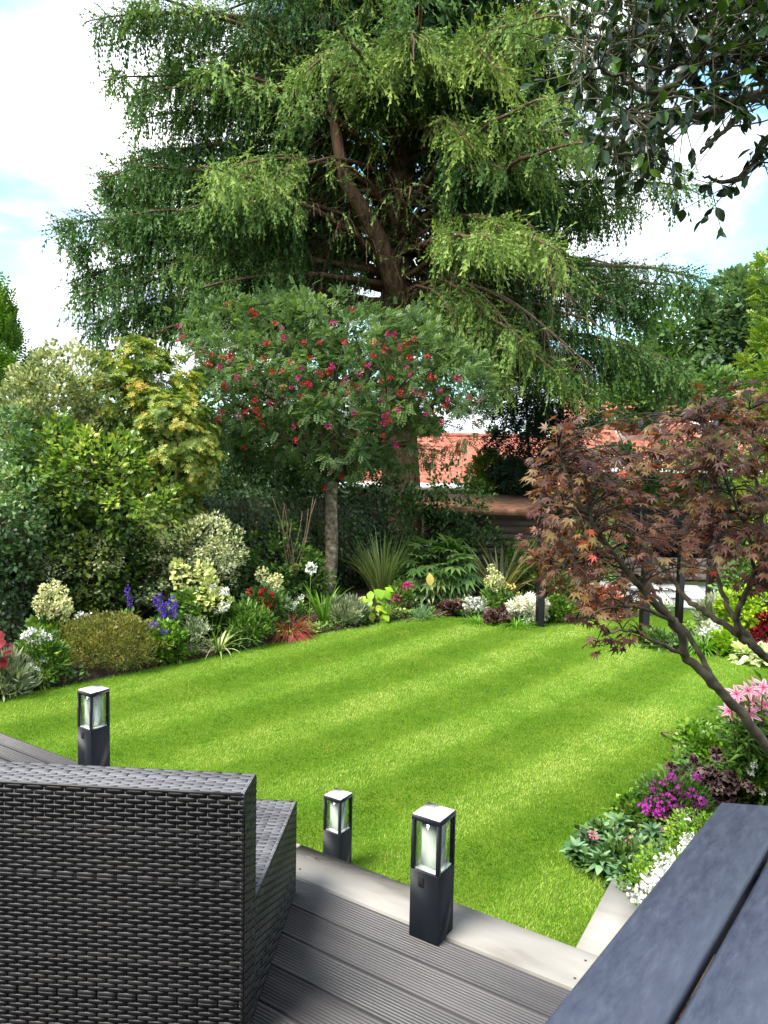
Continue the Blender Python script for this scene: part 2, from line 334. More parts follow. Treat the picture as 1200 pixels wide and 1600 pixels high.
def plank_mesh(length, wdt=.140, th=.024, grooves=10):
    prof = [(0, -th), (0, -.003), (.003, 0)]; m0 = .010; p = (wdt - 2 * m0) / grooves
    for i in range(grooves):
        y = m0 + i * p; prof += [(y, 0), (y + p * .12, -.0028), (y + p * .42, -.0028), (y + p * .54, 0)]
    prof += [(wdt - .003, 0), (wdt, -.003), (wdt, -th)]
    prof = np.array(prof); n = len(prof); a = Acc()
    V = np.concatenate([np.c_[np.zeros(n), prof], np.c_[np.full(n, length), prof]])
    a.add(V, [np.array([(i, n + i, n + i + 1, i + 1) for i in range(n - 1)]), np.array([list(range(n))]), np.array([list(range(n, 2 * n))[::-1]])])
    return a.mesh('plank', M['deck'])
PL = {}
for i in range(30):
    n0 = -.205 - .146 * (i + 1)
    joint = -1.9 - (i % 3) * .7 if i % 2 else -3.1
    for (u0, u1) in ((-6.2, joint - .003), (joint + .003, 1.4 if i > 0 else 1.4)):
        key = round(u1 - u0, 3)
        if key not in PL: PL[key] = plank_mesh(key)
        link('plank', PL[key], deck, (u0, n0, 0))
a = Acc(); a.box((-6.2, -4.7, -.20), (2.6, -.21, -.03)); a.build('deck_frame', M['screw'], deck, origin=(0, 0, 0))
# kerb boards: front run and the side run along the notch
kerb = thing('deck_kerb', 'pale stone coloured trim board along the deck edge', None, D(0, 0), DANG); kerb['kind'] = 'structure'
KB = [(-2.62, -1.2), (-1.195, .17)]
for n0 in (-.098, -.198): link('plank', plank_mesh(3.57, .094, grooves=6), deck, (-6.2, n0, .002))
for (u0, u1) in KB:
    a = Acc(); a.cbox((u0, -.2, -.035), (u1, 0, .004), .003)
    o = a.build('trim_board', M['kerb'], kerb, origin=(0, 0, 0))
    for sx in (u0 + .12, (u0 + u1) / 2, u1 - .12):
        for sy in (-.05, -.155):
            s = Acc(); s.tube([(sx, sy, .0035), (sx, sy, .0052)], .0045, 8); s.build('screw', M['screw'], o, origin=(0, 0, 0))
sd0, sd1 = np.array([0, 0]), np.array([-.08, 1.5])
a = Acc(); V = [(0, .003, -.035), (.15, .003, -.035), (.125, .50, -.035), (-.025, .50, -.035)]; V = V + [(x, y, .004) for x, y, z in V]
a.add(V, [[(0, 3, 2, 1), (4, 5, 6, 7), (0, 1, 5, 4), (1, 2, 6, 5), (2, 3, 7, 6), (3, 0, 4, 7)]]); a.build('trim_board', M['kerb'], kerb, origin=(0, 0, 0))
a = Acc(); a.box((-6.2, -.03, -.63), (-.01, -.012, -.036)); a.build('riser', M['riser'], kerb, origin=(0, 0, 0))
a = Acc(); a.box((.005, .0, -.63), (.05, .55, -.036)); a.build('riser', M['riser'], kerb, origin=(0, 0, 0))
# raised soil right of the side kerb
tag(sheet('raised_bed', [tuple((D(u, n))[:2]) for u, n in ((.155, .02), (2.2, .02), (2.2, 1.15), (.22, 1.15))], .57, M['soil'], thick=.5), 'raised soil strip beside the side trim board')
def soilbed(name, poly, label, z=.02, seed=1, amp=.05):
    g = rng(seed); x0, y0 = np.min(poly, 0); x1, y1 = np.max(poly, 0); st = .16
    X, Y = np.meshgrid(np.arange(x0, x1 + st, st), np.arange(y0, y1 + st, st)); P = np.c_[X.ravel(), Y.ravel()]
    I = inside(P, poly); Z = z + g.uniform(0, amp, len(P)); Z = np.where(I, Z, -.06); P2 = P + g.normal(0, .03, P.shape)
    a = Acc(); nx = X.shape[1]; q = np.array([(r_ * nx + c, r_ * nx + c + 1, (r_ + 1) * nx + c + 1, (r_ + 1) * nx + c) for r_ in range(X.shape[0] - 1) for c in range(nx - 1)])
    q = q[I[q].any(1)]; a.add(np.c_[P2, Z], [q]); tag(a.build(name, M['soil'], smooth=True), label, kind='structure')
soilbed('flower_bed', [(-4.6, 5.9), (-.11, 10.25), (.79, 10.97), (2.0, 10.4), (2.3, 10.6), (3.2, 10.95), (4.4, 11.7), (3, 14), (-1, 14), (-7, 8)], 'dark soil of the long border behind the lawn', seed=2)
soilbed('flower_bed', [(1.12, 4.2), (1.3, 3.98), (1.75, 3.8), (4.5, 4.2), (7, 7), (5.2, 7.6), (3.1, 6.5)], 'dark soil of the bed right of the lawn', seed=3)
soilbed('flower_bed', [(3.3, 9.3), (4.3, 8.6), (6.5, 7.8), (8, 10), (5.2, 11.2)], 'dark soil of the far right bed by the posts', seed=4)

# ------------------------------------------------------------------ bollard lamps
M['lampblack'] = noisemat('anthracite_paint', [(.3, (.006, .008, .012)), (.7, (.010, .013, .019))], 6, rough=.45, bump=.08, bscale=300, dist=.001, spec=.22)
M['lampwhite'] = noisemat('white_diffuser', [(.3, (.86, .87, .86)), (.7, (.90, .90, .89))], 5, rough=.5, bump=0)
M['capsheen'] = noisemat('sky_sheen_cap', [(.35, (.36, .38, .40)), (.55, (.62, .63, .64)), (.7, (.72, .73, .73))], 28, detail=8, rough=.4, bump=.1, bscale=150, dist=.001)  # pale mottling paints the sky's reflection on a glossy black cap
def glassmat(name='lamp_glass', tint=(.93, .97, .94), refl=.5):
    m, N, L, b = newmat(name); N.remove(b)
    t = N.new('ShaderNodeBsdfTransparent'); t.inputs[0].default_value = (*tint, 1); gl = N.new('ShaderNodeBsdfGlossy'); gl.inputs['Roughness'].default_value = .03
    lw = N.new('ShaderNodeLayerWeight'); pw = N.new('ShaderNodeMath'); pw.operation = 'POWER'; pw.inputs[1].default_value = 4; L.new(lw.outputs['Facing'], pw.inputs[0])
    fr = N.new('ShaderNodeMath'); fr.operation = 'MULTIPLY_ADD'; fr.inputs[1].default_value = .6; fr.inputs[2].default_value = .04; L.new(pw.outputs[0], fr.inputs[0]); ms = N.new('ShaderNodeMixShader'); L.new(fr.outputs[0], ms.inputs[0]); L.new(t.outputs[0], ms.inputs[1]); L.new(gl.outputs[0], ms.inputs[2]); L.new(ms.outputs[0], N['Material Output'].inputs[0])
    return m
M['glass'] = glassmat()
LW, LH = .112, .43
def lamp_meshes():
    h = LW / 2; zg = LH * .555; zt = LH - .018; q = .014
    d = {}
    d['post_body'] = Acc().cbox((-h, -h, 0), (h, h, zg), .0015).mesh('post_body', M['lampblack'])
    d['corner_bar'] = Acc().cbox((-q / 2, -q / 2, zg), (q / 2, q / 2, zt), .001).mesh('corner_bar', M['lampblack'])
    d['cap'] = Acc().cbox((-h, -h, zt), (h, h, LH), .0015).mesh('cap', M['lampblack'])
    d['cap_sheen'] = Acc().cbox((-h + .003, -h + .003, LH - .001), (h - .003, h - .003, LH + .0022), .001).mesh('cap_sheen', M['capsheen'])
    d['glass_pane'] = Acc().box((-h + q, -.0015, zg + .002), (h - q, .0015, zt - .001)).mesh('glass_pane', M['glass'])
    d['light_column'] = Acc().cbox((-.033, -.033, zg + .006), (.033, .033, zt), .006).mesh('light_column', M['lampwhite'], smooth=False)
    d['base_plate'] = Acc().cbox((-h + .006, -h + .006, zg + .0005), (h - .006, h - .006, zg + .006), .001).mesh('base_plate', M['lampwhite'])
    d['sensor_slot'] = Acc().cbox((-.011, -.003, -.016), (.011, .003, .016), .0015).mesh('sensor_slot', M['wickercore'])
    return d, zg
M['wickercore'] = noisemat('wicker_core', [(.3, (.004, .004, .005)), (.7, (.008, .008, .009))], 10, bump=0, rough=.8)
LM, LZG = lamp_meshes()
def lamp(label, front, z, slot=True):
    """front: ground position of the corner nearest the viewer"""
    c = np.array(front[:2]) + (DN[:2] * .5 + DU[:2] * -.5) * LW
    t = thing('bollard_lamp', label, 'lamp', (c[0], c[1], z), DANG, 'bollard lamps round the deck')
    h = LW / 2; q = .014 / 2
    for nme in ('post_body', 'base_plate', 'light_column', 'cap'):
        o = link(nme, LM[nme], t)
        if nme == 'cap': link('cap_sheen', LM['cap_sheen'], o)
    for sx in (-1, 1):
        for sy in (-1, 1): link('corner_bar', LM['corner_bar'], t, (sx * (h - q), sy * (h - q), 0))
    for k in range(4):
        a_ = k * math.pi / 2; link('glass_pane', LM['glass_pane'], t, (math.sin(a_) * (h - .006), -math.cos(a_) * (h - .006), 0), (0, 0, a_))
    if slot: link('sensor_slot', LM['sensor_slot'], t, (-.012, -h - .0005, LZG - .035))
lamp('dark bollard lamp standing on the grooved boards right of the wicker sofa', gnd(683, 1480, .6), .604)
lamp('dark bollard lamp behind the wicker sofa at the far deck corner', gnd(143, 1216, .6), .604)
lamp('smaller looking bollard lamp standing down on the lawn beyond the pale trim', gnd(532, 1251, .43), 0.0, False)

# ------------------------------------------------------------------ wicker sofa seen from behind
def wickermat(name='dark_wicker', stops=[(.2, (.0018, .0019, .0034)), (.42, (.0035, .0035, .0052)), (.55, (.011, .011, .0125)), (.85, (.026, .0255, .027))]):
    m, N, L, b = newmat(name)
    oi = N.new('ShaderNodeObjectInfo'); tc = N.new('ShaderNodeTexCoord')
    n = N.new('ShaderNodeTexNoise'); n.inputs['Scale'].default_value = 7; n.inputs['Detail'].default_value = 3; L.new(tc.outputs['Object'], n.inputs['Vector'])
    ad = N.new('ShaderNodeMath'); ad.operation = 'MULTIPLY_ADD'; ad.inputs[1].default_value = .45; L.new(n.outputs[0], ad.inputs[0]); 
    mu = N.new('ShaderNodeMath'); mu.operation = 'MULTIPLY'; mu.inputs[1].default_value = .55; L.new(oi.outputs['Random'], mu.inputs[0]); L.new(mu.outputs[0], ad.inputs[2])
    r = ramp(N, stops); L.new(ad.outputs[0], r.inputs[0]); L.new(r.outputs[0], b.inputs['Base Color'])
    b.inputs['Roughness'].default_value = .46; b.inputs['Specular IOR Level'].default_value = .3
    return m
M['wicker'] = wickermat(); M['sheenwicker'] = wickermat('sheen_wicker', [(.2, (.040, .041, .050)), (.8, (.12, .122, .14))])     # sky glare on the upper faces, painted as a paler strand colour
M['wickercore'] = noisemat('wicker_core', [(.3, (.004, .004, .005)), (.7, (.008, .008, .009))], 10, bump=0, rough=.8)
STR = {}
def strand_mesh(length, pitch, phase, mat='wicker', period=.0575):
    key = (round(length, 3), round(pitch, 4), phase, mat)
    if key in STR: return STR[key]
    ns = max(6, int(length / period * 8)); x = np.linspace(0, length, ns); ph = ((x / period + phase * .5 + .13) % 1.0)
    dip = np.clip(1 - np.abs(ph - .5) / .14, 0, 1); dip = dip * dip * (3 - 2 * dip)
    zc = .0035 - .0062 * dip
    a = np.linspace(-.15, math.pi + .15, 6); hw = pitch * .53
    V = np.stack([np.repeat(x, 6), np.tile(np.cos(a) * hw, ns), np.repeat(zc, 6) + np.tile(np.sin(a) * .0042, ns)], 1)
    i = np.arange(ns - 1)[:, None] * 6; j = np.arange(5)[None]; Q = np.stack([i + j, i + j + 1, i + 6 + j + 1, i + 6 + j], -1).reshape(-1, 4)
    c = Acc(); c.add(V, [Q[:, ::-1]]); STR[key] = c.mesh('strand', M[mat], smooth=True); return STR[key]
def weave(parent, o, ux, uy, length, height, pitch, seed, mat='wicker'):
    """strands run along ux and stack along uy, outward = ux x uy; ribs run along uy underneath"""
    g = rng(seed); ux = Vector(ux); uy = Vector(uy); n = ux.cross(uy); rot = Matrix((ux, uy, n)).transposed().to_euler()
    rows = int(height / pitch); ph = 0
    for k in range(rows):
        ph ^= 1
        if g.random() < .06: ph ^= 1
        p = Vector(o) + uy * ((k + .5) * height / rows)
        link('strand', strand_mesh(length, height / rows, ph, mat), parent, p, rot)
    nr = int(length / .02875)
    a = Acc()
    for k in range(nr):
        x = (k + .5) * length / nr; p0 = Vector(o) + ux * x + n * .001; a.tube([p0, p0 + uy * height], .0042, 4)
    a.build('rib_strands', M['wicker'], parent, origin=(0, 0, 0), kind='stuff')
def sofa():
    WID, BH, BT, SH, SDp = 1.62, .727, .13, .352, .64
    t = thing('wicker_sofa', 'dark grey woven wicker sofa seen from behind on the deck', 'sofa', (-.364, 2.025, .600), R(-4.2))
    # local: x to the right (back right corner = 0), y away from the viewer
    bk = Acc().cbox((-WID + .006, .006, .006), (-.006, BT - .006, BH - .006), .004).build('backrest', M['wickercore'], t, origin=(0, 0, 0))
    weave(bk, (-WID, 0.004, .006), (1, 0, 0), (0, 0, 1), WID, BH - .011, .0126, 1)
    weave(bk, (-WID, 0.0, BH - .004), (1, 0, 0), (0, 1, 0), WID, BT, .0115, 2, 'sheenwicker')
    weave(bk, (-.004, 0, .006), (0, 1, 0), (0, 0, 1), BT, BH - .011, .0126, 3)
    st = Acc().cbox((-WID + .006, BT + .004, .006), (-.006, BT + SDp - .006, SH - .006), .004).build('seat_base', M['wickercore'], t, origin=(0, 0, 0))
    weave(st, (-WID, BT, SH - .004), (1, 0, 0), (0, 1, 0), WID, SDp, .0125, 4, 'sheenwicker')
    weave(st, (-.004, BT, .006), (0, 1, 0), (0, 0, 1), SDp, SH - .011, .0126, 5)
    weave(st, (0, BT + SDp - .004, .006), (-1, 0, 0), (0, 0, 1), WID, SH - .011, .0125, 6)
    for (p, q, par) in (((-WID, .002, BH - .003), (-.003, .002, BH - .003), bk), ((-WID, BT - .002, BH - .003), (-.003, BT - .002, BH - .003), bk), ((-.003, .002, BH - .003), (-.003, BT, BH - .003), bk), ((-.003, .002, .006), (-.003, .002, BH - .003), bk),
                    ((-.003, BT - .002, SH), (-.003, BT - .002, BH - .003), bk), ((-.003, BT, SH - .003), (-.003, BT + SDp, SH - .003), st), ((-.003, BT + SDp - .002, .006), (-.003, BT + SDp - .002, SH - .003), st), ((-WID, BT + SDp - .002, SH - .003), (-.003, BT + SDp - .002, SH - .003), st)):
        Acc().tube(np.linspace(p, q, 12), .0055, 6).build('edge_roll', M['wicker'], par, origin=(0, 0, 0), smooth=True)
    for (x, y) in ((-.06, .05), (-WID + .06, .05), (-.06, BT + SDp - .06), (-WID + .06, BT + SDp - .06)):
        Acc().tube([(x, y, .004), (x, y, .012)], .02, 12).build('foot', M['lampblack'], t, origin=(0, 0, 0))
sofa()

# ------------------------------------------------------------------ grey plank-top table in the foreground
def tablemat():
    m, N, L, b = newmat('blue_grey_stain')
    tc = N.new('ShaderNodeTexCoord'); mp = N.new('ShaderNodeMapping'); mp.inputs['Scale'].default_value = (3, 12, 12); L.new(tc.outputs['Object'], mp.inputs[0])
    n = N.new('ShaderNodeTexNoise'); n.inputs['Scale'].default_value = 5; n.inputs['Detail'].default_value = 8; n.inputs['Roughness'].default_value = .7; L.new(mp.outputs[0], n.inputs['Vector'])
    r = ramp(N, [(.3, (.026, .032, .055)), (.55, (.040, .048, .076)), (.75, (.058, .067, .098))]); L.new(n.outputs[0], r.inputs[0])
    # light scratches along the grain
    mp2 = N.new('ShaderNodeMapping'); mp2.inputs['Scale'].default_value = (30, 420, 420); mp2.inputs['Rotation'].default_value = (0, 0, .1); L.new(tc.outputs['Object'], mp2.inputs[0])
    n2 = N.new('ShaderNodeTexNoise'); n2.inputs['Scale'].default_value = 1.0; n2.inputs['Detail'].default_value = 3; L.new(mp2.outputs[0], n2.inputs['Vector'])
    q = N.new('ShaderNodeMapRange'); q.inputs['From Min'].default_value = .63; q.inputs['From Max'].default_value = .74; q.inputs['To Max'].default_value = .16; L.new(n2.outputs[0], q.inputs[0])
    mx = N.new('ShaderNodeMix'); mx.data_type = 'RGBA'; mx.inputs['B'].default_value = (.2, .22, .27, 1); L.new(q.outputs[0], mx.inputs['Factor']); L.new(r.outputs[0], mx.inputs['A']); L.new(mx.outputs['Result'], b.inputs['Base Color'])
    rr = N.new('ShaderNodeMapRange'); rr.inputs['From Min'].default_value = .3; rr.inputs['From Max'].default_value = .7; rr.inputs['To Min'].default_value = .38; rr.inputs['To Max'].default_value = .6; L.new(n.outputs[0], rr.inputs[0]); L.new(rr.outputs[0], b.inputs['Roughness'])
    bp = N.new('ShaderNodeBump'); bp.inputs['Strength'].default_value = .25; bp.inputs['Distance'].default_value = .002; L.new(n.outputs[0], bp.inputs['Height']); L.new(bp.outputs[0], b.inputs['Normal'])
    return m
M['table'] = tablemat()
def table():
    ang = math.atan2(2.01 - 1.18, .94 - .29)
    t = thing('plank_table', 'blue grey painted wooden table with wide planks in the right foreground', 'table', (.922, 2.01, .602), ang)
    # local x runs along the planks away from the viewer (tip at 0), y to the left
    Zt = 1.34 - .602; L0 = 1.9; skew = .60
    for k in range(5):
        y1 = -k * .166; y0 = y1 - .156; b = .007 if k == 0 else .012
        prof = [(y0, Zt - .032), (y0, Zt - b), (y0 + b, Zt), (y1 - b, Zt), (y1, Zt - b), (y1, Zt - .032)]
        n = len(prof); V = [(y * -skew * .0 - y * skew * -1.0 * -1 if False else (-y) * skew, y, z) for y, z in prof] + [(-L0, y, z) for y, z in prof]
        # far end pulled in at the top edge a little (rounded arris)
        V = [((x - (b if i in (2, 3) else 0)) if i < n else x, y, z) for i, (x, y, z) in enumerate(V)]
        a = Acc(); a.add(V, [[(i, (i + 1) % n, n + (i + 1) % n, n + i) for i in range(n)], [list(range(n))[::-1], list(range(n, 2 * n))]])
        a.build('plank', M['table'], t, origin=(0, 0, 0))
    for x in (-.22, -1.65):
        a = Acc().cbox((x - .04, -.80, Zt - .1), (x + .04, -.03, Zt - .033), .003); a.build('cross_rail', M['table'], t, origin=(0, 0, 0))
        for y in (-.1, -.72): Acc().cbox((x - .035, y - .035, 0), (x + .035, y + .035, Zt - .101), .003).build('leg', M['table'], t, origin=(0, 0, 0))
table()

# ------------------------------------------------------------------ deodar cedar
M['cedar'] = leafmat('cedar_needles', [(0, (.013, .034, .014)), (.3, (.042, .094, .036)), (.6, (.095, .170, .050)), (1, (.25, .33, .085))], trans=.22, rough=.6, spec=.08)
def cedar():
    g = rng(11); base = at(640, 640, 15.5); base = np.array([base[0], 15.5, 0.0])
    t = thing('cedar_tree', 'huge weeping cedar with drooping grey green sprays filling the sky', 'tree', base)
    H = 17.0
    def trunk_at(z):  # axis of the main stem
        k = np.clip(z / H, 0, 1); return np.array([base[0] - .25 * math.sin(k * 5) - .2 * k, base[1] + .3 * math.sin(k * 3), z])
    zs = np.linspace(0, H, 22); tr = Acc(); tr.tube([trunk_at(z) for z in zs], .40 * (1 - zs / H) ** .8 + .03, 12); tr.build('trunk', M['cedarbark'], t, smooth=True)
    lim = Acc()
    lp = [at(x, y, Y) for x, y, Y in ((640, 500, 15.5), (612, 430, 15.2), (590, 370, 14.9), (565, 325, 14.7), (540, 285, 14.6), (528, 225, 14.6), (515, 130, 14.7), (505, 0, 14.9), (500, -110, 15))]
    lim.tube(lp, [.27, .21, .17, .15, .125, .11, .09, .06, .03], 9); 
    lp2 = [at(x, y, Y) for x, y, Y in ((650, 500, 15.7), (668, 440, 15.9), (690, 330, 16), (700, 200, 16), (705, 40, 16))]
    lim.tube(lp2, [.22, .17, .14, .11, .07], 8); lim.build('limb', M['cedarbark'], t, smooth=True)
    sprays = [T_spray(s) for s in range(4)]; wood = Acc(); fol = Acc(); dead = Acc()
    SP = [[], [], [], []]     # position, direction, scale, var
    def bough(p0, p1, sag, dens=1.0, tone=.3, wide=1.0, droop=1.0, r0=None):
        """p0 stem end, p1 tip; the bough arches up, then its tip nods"""
        L = np.linalg.norm(p1 - p0); n = max(8, int(L * 3)); u = np.linspace(0, 1, n)[:, None]
        P = p0 + (p1 - p0) * u; P[:, 2] += sag * np.sin(u[:, 0] * math.pi * .9) - .10 * L * np.maximum(0, u[:, 0] - .8) ** 2 * 6
        P += np.cumsum(g.normal(0, .03, P.shape), 0)
        rr = (r0 or .014 * L) * (1 - u[:, 0]) ** .9 + .008; wood.tube(P, rr, 5)
        d = norm(p1 - p0); side = norm(np.cross(d, (0, 0, 1)))
        nb = int(L * 7.0 * dens)
        for s in np.sort(g.uniform(.16, 1, nb)):
            i = min(n - 1, int(s * (n - 1))); b0 = P[i]; sg = g.choice((-1, 1)); out = (1 - s) * .30 * L * wide + .30
            l = out * g.uniform(.45, 1.15); dd = norm(side * sg * g.uniform(.5, 1) + d * g.uniform(.4, 1.0) + np.array([0, 0, g.uniform(-.05, .35)]))
            k = max(4, int(l / .085)); v = np.linspace(0, 1, k)[:, None]; Q = b0 + dd * l * v; Q[:, 2] -= l * (.55 * droop) * v[:, 0] ** 2.0
            if l > .5: wood.tube(Q[::2], .006 * (1 - v[::2, 0]) + .003, 3, cap=False)
            for rep_ in range(3):
                q = Q + g.normal(0, .05, Q.shape); SP[0].append(q)
                hang = (g.random((k, 1)) < .42); dn = dd * np.where(hang, .25, g.uniform(.5, 1.1, (k, 1))) + side * sg * .3 + np.array([0, 0, -1.0]) * droop * np.where(hang, 1.0, g.uniform(.15, .75, (k, 1))) + g.normal(0, .22, (k, 3)); up_ = g.random(k) < .06; dn[up_] = (dd * .8 + np.array([0, 0, .1])) + g.normal(0, .25, (up_.sum(), 3))
                SP[1].append(dn); SP[2].append(np.where(hang[:, 0], g.uniform(.24, .62, k), g.uniform(.18, .40, k)) * (.7 + .5 * s)); SP[3].append(np.clip(tone + g.normal(0, .09, k) + .12 * (s - .5), 0, 1))
    # silhouette boughs read from the photograph: tip pixel, distance of the tip, height of the joint
    tips = [(135, 25, 14.2, 10.2), (165, 145, 14.6, 8.9), (200, 205, 15.5, 8.2), (190, 262, 15.8, 7.6), (140, 285, 14.6, 7.0), (165, 330, 15.6, 6.6), (78, 372, 14.4, 6.1), (150, 345, 15, 6.4), (95, 455, 14.3, 5.6), (112, 520, 13.9, 5.4), (180, 500, 14.8, 5.2), (230, 100, 15.8, 9.6), (300, 40, 15.5, 11.5), (330, -40, 15, 12.6), (240, 420, 13.6, 5.8), (300, 330, 13.2, 6.8),
            (1118, 428, 15.2, 5.5), (1075, 300, 16.2, 7.0), (1060, 235, 15.2, 8.4), (1010, 335, 15.8, 6.5), (995, 405, 15.4, 5.8), (1030, 150, 15.5, 9.2), (1000, 60, 15.2, 10.5), (1050, 470, 15.8, 5.0), (1085, 600, 14.6, 4.6), (1045, 560, 14.2, 4.7), (980, 480, 14, 5.4), (950, -40, 15, 12)]
    for (x, y, Y, zj) in tips:
        tip = at(x, y, Y); p0 = trunk_at(min(H - 1, zj)); p0[2] = min(p0[2], tip[2] + .6) if tip[2] > p0[2] + 2.5 else p0[2]
        bough(p0, tip, .35, 2.2 if x < 900 else 1.2, tone=g.uniform(.18, .42), wide=.95, droop=1.25)
        tip2 = at(x + g.normal(0, 22) + (25 if x < 600 else -25), y + g.uniform(8, 45), Y + g.normal(0, .8)); bough(p0 + np.array([0, 0, -.25]), tip2, .45, 1.3, tone=g.uniform(.14, .36), wide=.95, droop=1.3)
    # the rest of the crown: boughs all round the stem
    for z in np.arange(5.6, 16.3, .20):
        Lz = np.interp(z, [4.8, 7, 10, 13, 16.5], [5.4, 5.6, 5.2, 3.9, 1.6])
        for k in range(2):
            az = g.uniform(0, 2 * math.pi)
            if math.sin(az) > .3 and g.random() < .4: az = -az
            L = Lz * g.uniform(.6, 1.08); p0 = trunk_at(z); dx = np.array([math.cos(az), math.sin(az), 0])
            dx[1] *= .8
            p1 = p0 + dx * L + np.array([0, 0, g.uniform(-.7, .9) + .08 * (z - 8)])
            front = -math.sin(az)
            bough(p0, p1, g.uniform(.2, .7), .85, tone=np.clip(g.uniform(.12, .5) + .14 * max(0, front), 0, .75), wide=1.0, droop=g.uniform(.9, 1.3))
    # low hanging curtains in front, right of the stem
    for (x, y, Y, zj, tn) in ((760, 500, 13.2, 5.4, .6), (700, 500, 13.4, 5.3, .5), (830, 560, 13.0, 5.0, .55), (880, 590, 12.8, 5.0, .5), (930, 600, 13.2, 4.8, .42), (960, 540, 13.6, 5.2, .4), (800, 620, 12.9, 4.6, .5), (780, 380, 12.6, 6.3, .7), (900, 420, 13, 6.2, .55), (740, 230, 12.2, 8.6, .7), (420, 300, 12.8, 7.6, .55), (650, 120, 12, 10.2, .65), (800, 110, 12.4, 9.8, .7), (460, 120, 12.6, 9.8, .6), (920, 250, 13, 8, .6)):
        tip = at(x, y, Y); p0 = trunk_at(zj); bough(p0, tip, .5, 1.15, tone=tn, wide=1.15, droop=1.5)
    # dead, bare boughs hanging right of the stem
    for (x0, y0, x1, y1) in ((700, 430, 940, 590), (720, 440, 900, 560), (690, 420, 830, 560), (800, 330, 870, 440), (780, 380, 900, 480)):
        p0 = at(x0, y0, 14.6); p1 = at(x1, y1, 13.1); u = np.linspace(0, 1, 9)[:, None]; P = p0 + (p1 - p0) * u; P[:, 2] += .25 * np.sin(u[:, 0] * 3.1); dead.tube(P, .022 * (1 - u[:, 0]) + .005, 4)
        for s in g.uniform(.1, 1, 34):
            b0 = P[int(s * 8)]; dd = norm(np.array([g.normal(0, .5), g.normal(0, .4), -g.uniform(.1, 1.2)]) + .5 * norm(p1 - p0)); l = g.uniform(.25, .8)
            v = np.linspace(0, 1, 5)[:, None]; Q = b0 + dd * l * v; Q[:, 2] -= .2 * l * v[:, 0] ** 2; dead.tube(Q, .005 * (1 - v[:, 0]) + .002, 3, cap=False)
    P = np.concatenate(SP[0]); Dn = np.concatenate(SP[1]); S = np.concatenate(SP[2]); Va = np.concatenate(SP[3]); n = len(P); print('cedar sprays', n)
    # the crown is open round the fork, where the leaning limb shows
    gap = (np.abs(P[:, 0] + .35) < 1.15) & (P[:, 1] < 15.1) & (P[:, 2] > 4.2) & (P[:, 2] < 8.3 + .5 * np.sin(P[:, 0] * 5)) & (g.random(n) < .93); P, Dn, S, Va = P[~gap], Dn[~gap], S[~gap], Va[~gap]; n = len(P)
    if n > 108000:
        far = np.hypot(P[:, 0] - base[0], P[:, 1] - base[1]); kk = np.argsort(g.random(n) - .35 * np.clip((far - 3.0) / 3, 0, 1))[:108000]; P, Dn, S, Va = P[kk], Dn[kk], S[kk], Va[kk]; n = 108000
    which = g.integers(0, 4, n)
    for q in range(4):
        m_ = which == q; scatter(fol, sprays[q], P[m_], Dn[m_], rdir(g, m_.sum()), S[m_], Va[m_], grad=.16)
    # dark inner twig growth close to the stem
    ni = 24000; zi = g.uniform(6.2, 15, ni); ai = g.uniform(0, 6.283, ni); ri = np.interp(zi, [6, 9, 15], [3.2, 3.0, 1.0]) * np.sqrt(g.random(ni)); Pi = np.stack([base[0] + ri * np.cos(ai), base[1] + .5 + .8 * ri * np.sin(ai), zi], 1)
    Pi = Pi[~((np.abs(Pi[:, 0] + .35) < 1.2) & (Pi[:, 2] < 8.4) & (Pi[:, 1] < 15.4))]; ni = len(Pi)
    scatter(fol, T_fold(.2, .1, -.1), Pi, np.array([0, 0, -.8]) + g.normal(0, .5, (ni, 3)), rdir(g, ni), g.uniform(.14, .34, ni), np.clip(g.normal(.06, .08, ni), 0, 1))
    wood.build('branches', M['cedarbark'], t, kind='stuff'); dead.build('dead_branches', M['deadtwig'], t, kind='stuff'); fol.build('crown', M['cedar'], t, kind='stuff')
cedar()

# ------------------------------------------------------------------ shrubs: clumps of leaves over lobed bodies
def clumps(g, blobs, K, per, cr, inner=.3, flat=.75, topbias=.25):
    """returns positions, outward directions for leaves"""
    B = np.array(blobs, float); area = (B[:, 3] * B[:, 5] + B[:, 4] * B[:, 5] + B[:, 3] * B[:, 4]); b = g.choice(len(B), K, p=area / area.sum())
    d = rdir(g, K); d[:, 2] = d[:, 2] + topbias * g.random(K); d = norm(d); rad = g.uniform(.78, 1.06, K)
    C = B[b, :3] + d * B[b, 3:6] * rad[:, None]; nrm = norm(d / B[b, 3:6])
    ins = np.zeros(K, bool)
    for q in range(len(B)):
        e = (((C - B[q, :3]) / (B[q, 3:6] * .8)) ** 2).sum(1) < 1; ins |= e & (b != q)
    C, nrm = C[~ins], nrm[~ins]; K = len(C)
    size = g.uniform(.55, 1.25, K) * cr
    o = norm(rdir(g, K * per).reshape(K, per, 3) + nrm[:, None] * .75); r = g.random((K, per, 1)) ** .5
    P = C[:, None] + o * r * size[:, None, None] * np.array([1, 1, flat]); tone = np.repeat(g.normal(0, 1, K), per)
    P = P.reshape(-1, 3); O = (o * .8 + nrm[:, None] * .4).reshape(-1, 3)
    ni = int(len(P) * inner)
    if ni:
        b2 = g.choice(len(B), ni, p=area / area.sum()); dd = rdir(g, ni) * (g.random((ni, 1)) ** .4) * .86
        P = np.concatenate([P, B[b2, :3] + dd * B[b2, 3:6]]); O = np.concatenate([O, dd]); tone = np.concatenate([tone, g.normal(0, .5, ni)])
    return P, O, tone
def blob(px, py, Y, rx, ry, deep=None):
    c = at(px, py, Y); k = Y / F; return (*c, rx * k, deep if deep else (rx + ry) * .5 * k, ry * k)
